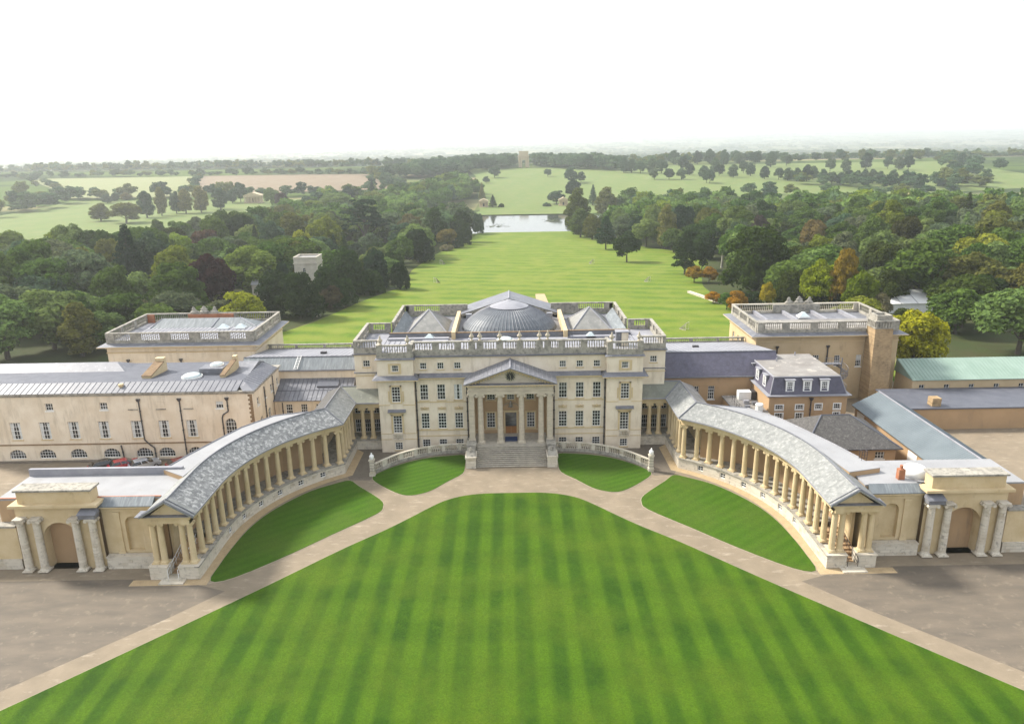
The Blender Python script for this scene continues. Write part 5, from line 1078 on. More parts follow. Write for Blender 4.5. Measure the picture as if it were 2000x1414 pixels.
# ================================================================== cars in the left court
def car(x, y, rz, paintm, label):
    T = thing('car', (x, y, 0), label, 'car', 'cars parked in the left court', rz)
    b = MB(); prof = [(-2.1, .35), (-2.12, .75), (-1.95, .92), (-1.2, .98), (1.0, .95), (1.9, .82), (2.1, .62), (2.1, .35)]
    n = len(prof)
    for w0, w1 in ((-.86, .86),): b.v += [(px, w0, pz) for px, pz in prof] + [(px, w1, pz) for px, pz in prof]; b.f += [tuple(range(n - 1, -1, -1)), tuple(range(n, 2 * n))] + [(i, (i + 1) % n, n + (i + 1) % n, n + i) for i in range(n)]
    b.frustum(-1.35, .5, -.62, .62, 1.36, -1.1, .25, -.56, .56, 1.43)
    bo = put('body', b.mesh('body', paintm), (0, 0, 0), 0, T)
    g = MB(); g.frustum(-1.85, 1.15, -.78, .78, .96, -1.35, .5, -.62, .62, 1.37); put('windows', g.mesh('windows', 'car_glass'), (0, 0, 0), 0, T)
    for px in (-.42, .55):
        q = MB(); q.hexa([(px - .05, -.8, .95), (px + .05, -.8, .95), (px + .05, .8, .95), (px - .05, .8, .95)], [(px * .6 - .05 - .25, -.635, 1.38), (px * .6 + .05 - .25, -.635, 1.38), (px * .6 + .05 - .25, .635, 1.38), (px * .6 - .05 - .25, .635, 1.38)]); put('pillar', q.mesh('pillar', paintm), (0, 0, 0), 0, T)
    for wx in (-1.3, 1.35):
        for wy in (-.86, .86):
            w = MB(); w.tube((wx, wy - .1, .31), (wx, wy + .1, .31), .31, k=14); o = put('wheel', w.mesh('wheel', 'tyre'), (0, 0, 0), 0, T)
            w = MB(); w.tube((wx, wy - .115, .31), (wx, wy + .115, .31), .19, k=10); put('rim', w.mesh('rim', 'lead_light'), (0, 0, 0), 0, o)
    for wy in (-.6, .6):
        h = MB(); h.box(2.0, 2.13, wy - .18, wy + .18, .6, .75); put('headlight', h.mesh('headlight', 'white_paint'), (0, 0, 0), 0, T); h = MB(); h.box(-2.14, -2.0, wy - .18, wy + .18, .68, .85); put('tail_light', h.mesh('tail_light', 'car_red'), (0, 0, 0), 0, T)
car(-58.6, 1.9, math.radians(38), 'car_black', 'black car, leftmost of the cars parked in the left court')
car(-55.9, 2.0, math.radians(38), 'car_red', 'bright red car between the black and silver cars')
car(-53.0, 2.0, math.radians(38), 'car_silver', 'silver blue car right of the bright red car')
car(-47.6, 2.1, math.radians(38), 'car_dark_red', 'dark red car half hidden by the left colonnade roof')
# ================================================================== things on and beyond the south lawn
def goal(x, y, rz, label):
    z = zt(x, y) + .1; T = thing('netted_goal', (x, y, z), label, 'goal', 'netted goals on the south lawn', rz); m = MB()
    A, B, C, D = (-.9, 0, 0), (.9, 0, 0), (-.9, 0, 1.85), (.9, 0, 1.85); E = (0, 2.1, 0)
    for a, b in ((A, C), (B, D), (C, D), (A, E), (B, E)): m.tube(a, b, .045, k=5)
    put('frame', m.mesh('frame', 'cream_paint'), (0, 0, 0), 0, T); m = MB()
    for k in range(9):
        f = k / 8; p = Vector(C).lerp(Vector(D), f); m.tube(p, E, .025, k=3)
        for a, b in ((A, C), (B, D)): m.tube(Vector(a).lerp(Vector(b), f), Vector(E) * 1.0, .02, k=3)
    put('net', m.mesh('net', 'weathered'), (0, 0, 0), 0, T)
goal(-26.8, 170.6, -.9, 'nearer small white netted goal on the left of the lawn'); goal(-29.5, 228, -.9, 'farther small white netted goal on the left of the lawn'); goal(36.4, 221.3, .9, 'farthest small white netted goal on the right of the lawn'); goal(50, 164.3, .9, 'middle small white netted goal on the right of the lawn'); goal(43.9, 81, .9, 'nearest small white netted goal on the right of the lawn')
m = MB(); zz = lambda x, y: zt(x, y) + .13
m.face((8.3, 121, zz(8, 121)), (12.0, 121, zz(12, 121)), (11.6, 141, zz(12, 141)), (8.6, 141, zz(8, 141))); tag(m.build('worn_turf', 'yellow_gravel'), 'pale worn strip on the south lawn', None, None, 'structure')
def base_z(x, y): return zt(x, y) - .3
z = base_z(-54, 108); t = thing('garden_urn', (-54, 108, z), 'pale stone urn on a pedestal by the dark hedge left of the lawn', 'urn'); m = MB(); m.box(-54.8, -53.2, 107.2, 108.8, z, z + 1.4); m.build('pedestal', 'plinth_stone', t); m = MB(); m.lathe(-54, 108, [(.4, z + 1.4), (.25, z + 1.6), (.7, z + 2.1), (.75, z + 2.4), (.5, z + 2.5)], 10); m.build('bowl', 'plinth_stone', t)
# stone tower of the small church
z = base_z(-62.5, 135); t = thing('church', (-64, 135, z), 'small pale stone church tower rising from the dark yews', 'church')
block(t, -66.1, -59.0, 131.4, 138.2, z, z + 14.2, 'ruin_stone', {'N': [(3.0, z + 9.6, .9, 1.8, 2, 3, dict(arch=True))], 'E': [(3.4, z + 8.6, 1.3, 2.8, 2, 4, dict(arch=True))]}, name='tower_wall')
ring('parapet', 'ruin_stone', t, -66.1, -59.0, 131.4, 138.2, .18, z + 12.6, z + 12.85); box('tower_roof', 'white_roof', t, -65.9, -59.2, 131.6, 138.0, z + 13.2, z + 14.21)
for a, b, c, d in ((-66.2, -58.9, 131.3, 131.8), (-66.2, -58.9, 137.8, 138.3), (-66.2, -65.7, 131.8, 137.8), (-59.4, -58.9, 131.8, 137.8)): box('parapet', 'ruin_stone', t, a, b, c, d, z + 14.2, z + 14.75)
m = MB()
for k in range(5):
    for yy in (131.3, 137.8): m.box(-66.2 + k * 1.6, -65.3 + k * 1.6, yy, yy + .5, z + 14.75, z + 15.3)
for k in range(1, 4):
    for xx in (-66.2, -59.4): m.box(xx, xx + .5, 131.4 + k * 1.62, 132.3 + k * 1.62, z + 14.75, z + 15.3)
CHURCH = t
box('nave', 'ruin_stone', t, -80, -66.2, 131.8, 138, z, z + 6.4); m = MB(); m.hexa([(-80.2, 131.4, z + 6.4), (-66.15, 131.4, z + 6.4), (-66.15, 138.4, z + 6.4), (-80.2, 138.4, z + 6.4)], [(-80.2, 134.7, z + 8.2), (-66.15, 134.7, z + 8.2), (-66.15, 134.9, z + 8.2), (-80.2, 134.9, z + 8.2)]); m.build('nave_roof', 'white_roof', t)
def temple(x, y, w, d, h, cols, mat, label, cat, rz=0, roofm='temple_stone'):
    z = base_z(x, y); t = thing('temple', (x, y, z), label, cat); e = h * .62
    box('podium', mat, t, x - w / 2, x + w / 2, y - d / 2, y + d / 2, z, z + h * .08 + .3); box('cella', mat, t, x - w * .42, x + w * .42, y - d / 2 + d * .3, y + d / 2, z, z + e)
    cm = column_mesh('column', e - h * .08 - .3, w * .035 + .12, w * .03 + .1, mat, k=8)
    for k in range(cols): putw('column', cm, (x - w * .43 + w * .86 * k / (cols - 1), y - d / 2 + .6, z + h * .08 + .3), 0, t)
    box('entablature', mat, t, x - w * .5, x + w * .5, y - d / 2, y + d / 2, z + e, z + e + h * .12); m = MB(); a, b = z + e + h * .12, z + h
    m.hexa([(x - w * .52, y - d * .5, a), (x + w * .52, y - d * .5, a), (x + w * .52, y + d * .5, a), (x - w * .52, y + d * .5, a)], [(x - .05, y - d * .5, b), (x + .05, y - d * .5, b), (x + .05, y + d * .5, b), (x - .05, y + d * .5, b)]); m.build('pediment', mat, t)
    m = MB(); m.box(x - .8, x + .8, y - d / 2 + d * .3 - .04, y - d / 2 + d * .3 - .01, z + .5, z + e * .7); m.build('doorway', 'iron', t)
    return t
temple(-21.6, 593, 8.5, 7, 8, 4, 'temple_stone', 'small golden temple with columns left of the lake', 'temple'); temple(51, 594, 8.5, 7, 8, 4, 'temple_stone', 'small golden temple with columns right of the lake', 'temple')
temple(-233.6, 604, 16, 10, 10, 6, 'temple_stone', 'faint columned temple among trees on the far left', 'temple')
# triumphal arch on the far rise
z = base_z(24.2, 998); t = thing('triumphal_arch', (24.2, 998, z), 'pale triumphal arch on the far rise between two woods', 'arch'); m = MB(); L = 15.0; u = 7.5
wall(m, (16.7, 994), 0, L, z, z + 16, [(u - 2.4, u + 2.4, z, z + 11)], 5)
arc = [(u + 2.4 * math.cos(a), z + 8.6 + 2.4 * math.sin(a)) for a in np.linspace(0, PI, 13)]
for (a1, b1), (a2, b2) in zip(arc, arc[1:]): m.face((16.7 + a1, 994, b1), (16.7 + a1, 994, z + 11), (16.7 + a2, 994, z + 11), (16.7 + a2, 994, b2))
wall(m, (31.7, 999), PI, L, z, z + 16, [(u - 2.4, u + 2.4, z, z + 11)], .1); wall(m, (16.7, 999), -PI / 2, 5, z, z + 16); wall(m, (31.7, 994), PI / 2, 5, z, z + 16); m.build('wall', 'temple_stone', t)
box('cornice', 'temple_stone', t, 16.1, 32.3, 993.3, 999.6, z + 16, z + 17.2); box('attic', 'temple_stone', t, 17.6, 30.8, 994.2, 998.8, z + 17.2, z + 22); box('attic_cornice', 'temple_stone', t, 17.1, 31.3, 993.8, 999.2, z + 22, z + 23)
cm = column_mesh('column', 14, .7, .6, 'temple_stone', k=8)
for xx in (17.6, 20.4, 28.0, 30.8): putw('column', cm, (xx, 993.3, z + 1), 0, t)
# arched garden building at the right edge
z = base_z(329, 515); t = thing('arched_bridge_house', (329, 515, z), 'far pale building with a big arch at the right edge of the woods', 'building'); m = MB(); wall(m, (321, 512), 0, 16, z, z + 8, [(6, 10, z, z + 6.5)], 3)
arc = [(8 + 2 * math.cos(a), z + 4.5 + 2 * math.sin(a)) for a in np.linspace(0, PI, 11)]
for (a1, b1), (a2, b2) in zip(arc, arc[1:]): m.face((321 + a1, 512, b1), (321 + a1, 512, z + 6.5), (321 + a2, 512, z + 6.5), (321 + a2, 512, b2))
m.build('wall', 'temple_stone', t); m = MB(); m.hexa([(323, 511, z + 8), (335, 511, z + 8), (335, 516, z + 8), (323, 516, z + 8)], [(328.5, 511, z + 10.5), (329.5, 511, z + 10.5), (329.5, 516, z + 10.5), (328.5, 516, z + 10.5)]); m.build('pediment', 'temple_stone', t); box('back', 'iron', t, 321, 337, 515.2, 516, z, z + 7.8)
# white marquee
z = base_z(112, 104); t = thing('marquee', (112, 104, z), 'white marquee behind the right pavilion', 'tent'); m = MB(); m.box(101, 114, 98, 112, z, z + 3.2); m.build('side_wall', 'white_paint', t)
m = MB(); m.hexa([(100.6, 97.6, z + 3.2), (114.4, 97.6, z + 3.2), (114.4, 112.4, z + 3.2), (100.6, 112.4, z + 3.2)], [(100.6, 104.8, z + 5.6), (114.4, 104.8, z + 5.6), (114.4, 105.2, z + 5.6), (100.6, 105.2, z + 5.6)]); m.build('canopy', 'white_paint', t); m = MB()
for k in range(4): xx = 100.7 + k * 4.5; m.tube((xx, 97.6, z + 3.25), (xx, 104.9, z + 5.65), .09, k=4)
m.build('rafter', 'lead_light', t)
# low terrace wall and hedge at the lawn edge
t = thing('terrace_wall', (60, 129, zt(60, 129)), 'low pale retaining wall at the right edge of the south lawn', 'wall'); m = MB(); a, b = (58, 138.7), (62.3, 117); m.beam(a, b, .9, zt(*a) - .3, zt(*a) + .55, zt(*b) - .3, zt(*b) + .55); m.build('wall', 'plinth_stone', t); m = MB(); m.beam(a, b, 1.2, zt(*a) + .553, zt(*a) + .7, zt(*b) + .553, zt(*b) + .7); m.build('coping', 'plinth_stone', t)
# bare pale trunk
z = base_z(85.9, 200); t = thing('bare_tree', (85.9, 200, z), 'tall pale bare trunk standing among dark trees on the right', 'tree'); m = MB(); m.tube((85.9, 200, z), (86.1, 200, z + 11), .6, .25, 8); m.build('trunk', 'weathered', t); m = MB(); m.tube((86, 200, z + 9), (87.2, 200, z + 10.6), .2, .08, 6); m.tube((86, 200, z + 10.2), (84.8, 200.4, z + 12.2), .16, .06, 6); m.build('limb', 'weathered', t)
# ================================================================== trees
def unit(v): return v / (np.linalg.norm(v, axis=-1, keepdims=True) + 1e-9)
def crown_arrays(lobes, nleaf, size, r, flat=0.0, core=.78):
    """lobes (n,6): centre xyz, radii xyz. returns vertices, quads"""
    lobes = np.asarray(lobes, float); c, R = lobes[:, :3], lobes[:, 3:]
    area = R[:, 0] * R[:, 1] + R[:, 0] * R[:, 2]; pr = area / area.sum()
    n0 = int(nleaf * 2.0); idx = r.choice(len(lobes), n0, p=pr); d = unit(r.normal(size=(n0, 3)))
    d[:, 2] = np.where(d[:, 2] < -.45, -d[:, 2] * .6, d[:, 2]); d = unit(d)
    p = c[idx] + d * R[idx] * r.uniform(.82, 1.1, (n0, 1))
    keep = np.ones(n0, bool)
    for k in range(len(lobes)):
        q = ((p - c[k]) / R[k]); keep &= ~((np.sum(q * q, 1) < .62) & (idx != k))
    p, d, idx = p[keep][:nleaf], d[keep][:nleaf], idx[keep][:nleaf]; n = len(p)
    nrm = unit(unit(d / R[idx]) + r.normal(size=(n, 3)) * .55 + np.array([0, 0, flat]))
    t = unit(np.cross(nrm, r.normal(size=(n, 3)))); b = np.cross(nrm, t); s = size * r.uniform(.6, 1.35, (n, 1))
    v = np.stack([p - t * s * .62, p - b * s * .38 + nrm * s * .1, p + t * s * .62, p + b * s * .38 + nrm * s * .1], 1).reshape(-1, 3)
    f = np.arange(n * 4).reshape(n, 4)
    # dense inner mass of twigs and shaded leaves
    if core:
        ph = np.array([(0, 0, 1)] + [(math.cos(a) * .9, math.sin(a) * .9, .45) for a in np.arange(6) * PI / 3] + [(math.cos(a + .5) * .9, math.sin(a + .5) * .9, -.45) for a in np.arange(6) * PI / 3] + [(0, 0, -1)])
        tri = [(0, 1 + i, 1 + (i + 1) % 6, 1 + (i + 1) % 6) for i in range(6)] + [(1 + i, 7 + i, 7 + (i + 1) % 6, 1 + (i + 1) % 6) for i in range(6)] + [(13, 7 + (i + 1) % 6, 7 + i, 7 + i) for i in range(6)]
        cv = (c[:, None, :] + ph[None] * R[:, None, :] * core).reshape(-1, 3); cf = (np.array(tri)[None] + (np.arange(len(lobes)) * 14)[:, None, None]).reshape(-1, 4) + len(v)
        v = np.concatenate([v, cv]); f = np.concatenate([f, cf])
    return v, f
def quads_mesh(name, v, f, mat):
    me = bpy.data.meshes.new(name); fl = [tuple(dict.fromkeys(q)) for q in f.tolist()]; me.from_pydata(v.tolist(), [], fl); me.materials.append(M[mat]); me.update(); return me
def lobes_for(kind, r):
    L = []
    if kind in 'RO':
        n, R, zc, H, lr = (32, 6.0, 7.4, 6.7, (1.6, 2.5)) if kind == 'R' else (46, 7.5, 9.8, 8.2, (1.5, 2.6))
        for i in range(n):
            d = unit(r.normal(size=3)); d[2] = abs(d[2]) * 1.1 - .35 if r.random() < .8 else d[2]; d = unit(d); q = r.uniform(*lr)
            k = np.array([R - q * .75, R - q * .75, H - q * .7]); p = d * k * r.uniform(.78, 1.06); L.append((p[0], p[1], zc + p[2], q, q, q * r.uniform(.75, .95)))
        L.append((0, 0, zc - .4, R * .56, R * .56, H * .6))
    elif kind == 'K':
        for i in range(40):
            t = r.uniform(.04, 1); z = 1.6 + 16.6 * t; R = 4.5 * math.sin(PI * min(1, .14 + .80 * t)) ** .7; a = r.uniform(0, 2 * PI); q = r.uniform(1.1, 1.9); L.append((math.cos(a) * max(0, R - q * .7), math.sin(a) * max(0, R - q * .7), z, q, q, q * 1.25))
        L.append((0, 0, 9.6, 2.8, 2.8, 7.6))
    elif kind == 'D':
        for i in range(52):
            t = r.uniform(0, 1) ** .8; z = .6 + 10.2 * t; R = 6.0 * math.sqrt(max(.02, 1 - (t * .96) ** 3.2)); a = r.uniform(0, 2 * PI); q = r.uniform(1.0, 1.8); L.append((math.cos(a) * max(0, R - q * .8), math.sin(a) * max(0, R - q * .8), z, q, q, q))
        L.append((0, 0, 4.2, 4.6, 4.6, 6.2))
    elif kind == 'C':
        for i in range(60):
            t = (i + r.random()) / 60; z = 1.8 + 15.9 * t; R = 3.5 * (1 - t) ** .85 + .12; a = i * 2.4 + r.uniform(-.3, .3); q = .55 + .75 * (1 - t); L.append((math.cos(a) * max(.05, R - q * .6), math.sin(a) * max(.05, R - q * .6), z, q, q, q * .55))
        L.append((0, 0, 8, 1.3, 1.3, 7.0))
    elif kind == 'F':
        for i in range(64):
            t = (i + r.random()) / 64; z = 3.0 + 13.5 * t; R = 6.5 * (math.sin(PI * (.28 + .7 * t)) ** .9) * (1 - .35 * t) + .3; a = i * 2.4 + r.uniform(-.4, .4); q = .9 + 1.0 * (1 - t); k = r.uniform(.55, 1); L.append((math.cos(a) * max(.05, R - q * .6) * k, math.sin(a) * max(.05, R - q * .6) * k, z, q, q, q * .42))
        L.append((0, 0, 8.5, 2.6, 2.6, 5.5))
    elif kind == 'L':
        for i in range(74):
            t = r.uniform(0, 1); a = r.uniform(0, 2 * PI); R = 14 * (.25 + .75 * r.random()) * (1 - .45 * t); q = r.uniform(1.5, 2.9); z = 11.5 + 12 * t + r.uniform(-.5, .5) - .06 * R; L.append((math.cos(a) * R, math.sin(a) * R, z, q, q, .62))
    else:
        for i in range(22):
            d = unit(r.normal(size=3)); d[2] = abs(d[2]); q = r.uniform(.55, 1.0); L.append((d[0] * 2.4, d[1] * 2.4, .6 + d[2] * 1.9, q, q, q * .9))
        L.append((0, 0, 1.1, 2.1, 2.1, 1.6))
    return L
KD = dict(R=(6, 14.2, 2900, .8), O=(7.5, 18.2, 5000, .8), K=(4.5, 19, 3600, .72), D=(6, 11.8, 4200, .58), C=(3.5, 18, 3200, .5), F=(6.5, 17, 4600, .55), L=(14, 24, 9000, .6), B=(3, 3.4, 1200, .4))
PROTO = {}
def trunk_mesh(kind, r):
    R0, H0 = KD[kind][:2]; m = MB(); th = {'R': .5, 'O': .5, 'K': .8, 'D': .5, 'C': .95, 'F': .9, 'L': .62, 'B': .4}[kind] * H0; r0 = {'L': .9, 'O': .6, 'B': .12}.get(kind, .42)
    pts = [Vector((0, 0, -.4)), Vector((r.uniform(-.2, .2), r.uniform(-.2, .2), th * .35)), Vector((r.uniform(-.3, .3), r.uniform(-.3, .3), th))]
    m.tube(pts[0], pts[1], r0, r0 * .8, 8); m.tube(pts[1], pts[2], r0 * .8, r0 * .3, 8)
    nl = {'L': 9, 'D': 3, 'B': 3}.get(kind, 5)
    for k in range(nl):
        a = 2 * PI * k / nl + r.uniform(-.3, .3); f = r.uniform(.35, .9); p = pts[1].lerp(pts[2], (f - .35) / .65); e = R0 * (.62 if kind != 'L' else r.uniform(.55, .9)); up_ = H0 * (.16 if kind != 'L' else .3) * (1 if kind not in 'CF' else .02)
        q = p + Vector((math.cos(a) * e * .5, math.sin(a) * e * .5, up_ * .75)); m.tube(p, q, r0 * .45, r0 * .3, 6); m.tube(q, q + Vector((math.cos(a) * e * .5, math.sin(a) * e * .5, up_ * .25)), r0 * .3, r0 * .1, 6)
    return m.mesh('trunk', 'bark')
for kind, nv in (('R', 5), ('O', 4), ('K', 3), ('D', 3), ('C', 2), ('F', 2), ('L', 1), ('B', 1)):
    for k in range(nv):
        r = np.random.default_rng(100 + ord(kind) * 7 + k); R0, H0, nl, sz = KD[kind]
        v, f = crown_arrays(lobes_for(kind, r), nl, sz, r, .25 if kind in 'FLC' else 0, .62 if kind not in 'L' else .6)
        PROTO[kind, k] = (quads_mesh('crown', v, f, 'leaves'), trunk_mesh(kind, r), nv)
CL = dict(green=(.050, .082, .018), green2=(.055, .092, .022), green3=(.06, .11, .03), greenl=(.095, .135, .045), olive=(.085, .092, .026), olive2=(.10, .108, .035), oliveb=(.065, .080, .026), oliveg=(.06, .088, .026), olivedk=(.05, .052, .014), dk=(.028, .048, .018), dkg=(.034, .062, .018), vdk=(.018, .034, .014), dkblue=(.026, .050, .030), dkblue2=(.030, .060, .036), blue=(.045, .075, .045), bluel=(.065, .095, .055),
          cedar=(.026, .050, .030), yellow=(.19, .21, .018), yellow2=(.115, .14, .022), lime=(.12, .165, .04), lime2=(.15, .21, .04), purple=(.042, .020, .022), purple2=(.06, .045, .045), red=(.085, .05, .036), grey=(.075, .095, .055), greygold=(.13, .12, .075), gold=(.12, .10, .035), goldg=(.125, .125, .045), brown=(.07, .06, .035), brown2=(.085, .075, .035), brownor=(.11, .085, .035), orange=(.20, .13, .02), orange2=(.22, .125, .018), orange3=(.28, .15, .015),
          bigdk=(.036, .058, .012), autumn=(.17, .12, .018), autgreen=(.13, .165, .012), autgreen2=(.085, .12, .012), yelor=(.22, .18, .015), dkol=(.045, .062, .014), autyel=(.20, .20, .015))
def tree(kind, colr, x, y, h, rad, label, group=None, jit=0.0):
    R0, H0 = KD[kind][:2]; k = random.randrange(PROTO[kind, 0][2]); cm_, tm_, _ = PROTO[kind, k]
    z = zt(x, y) - .1; nm = {'C': 'conifer_tree', 'F': 'fir_tree', 'L': 'cedar_tree', 'B': 'shrub', 'D': 'yew_tree', 'K': 'columnar_tree'}.get(kind, 'broadleaf_tree')
    T = thing(nm, (x, y, z), label, 'shrub' if kind == 'B' else 'tree', group, random.uniform(0, 6.28))
    sc = (rad / R0, rad / R0, h / H0); T.scale = sc
    put('trunk', tm_, (0, 0, 0), 0, T); c = put('crown', cm_, (0, 0, 0), 0, T)
    b = CL[colr] if isinstance(colr, str) else colr; j = 1 + random.uniform(-jit, jit); g_ = 1.0 if b[1] < .064 else 1.35; b = [b[0] * g_ * 1.0, b[1] * g_ * 1.0, b[2] * g_ * 1.0]; c.color = (b[0] * j * (1 + random.uniform(-jit, jit) * .6), b[1] * j, b[2] * j, 1)
    return T
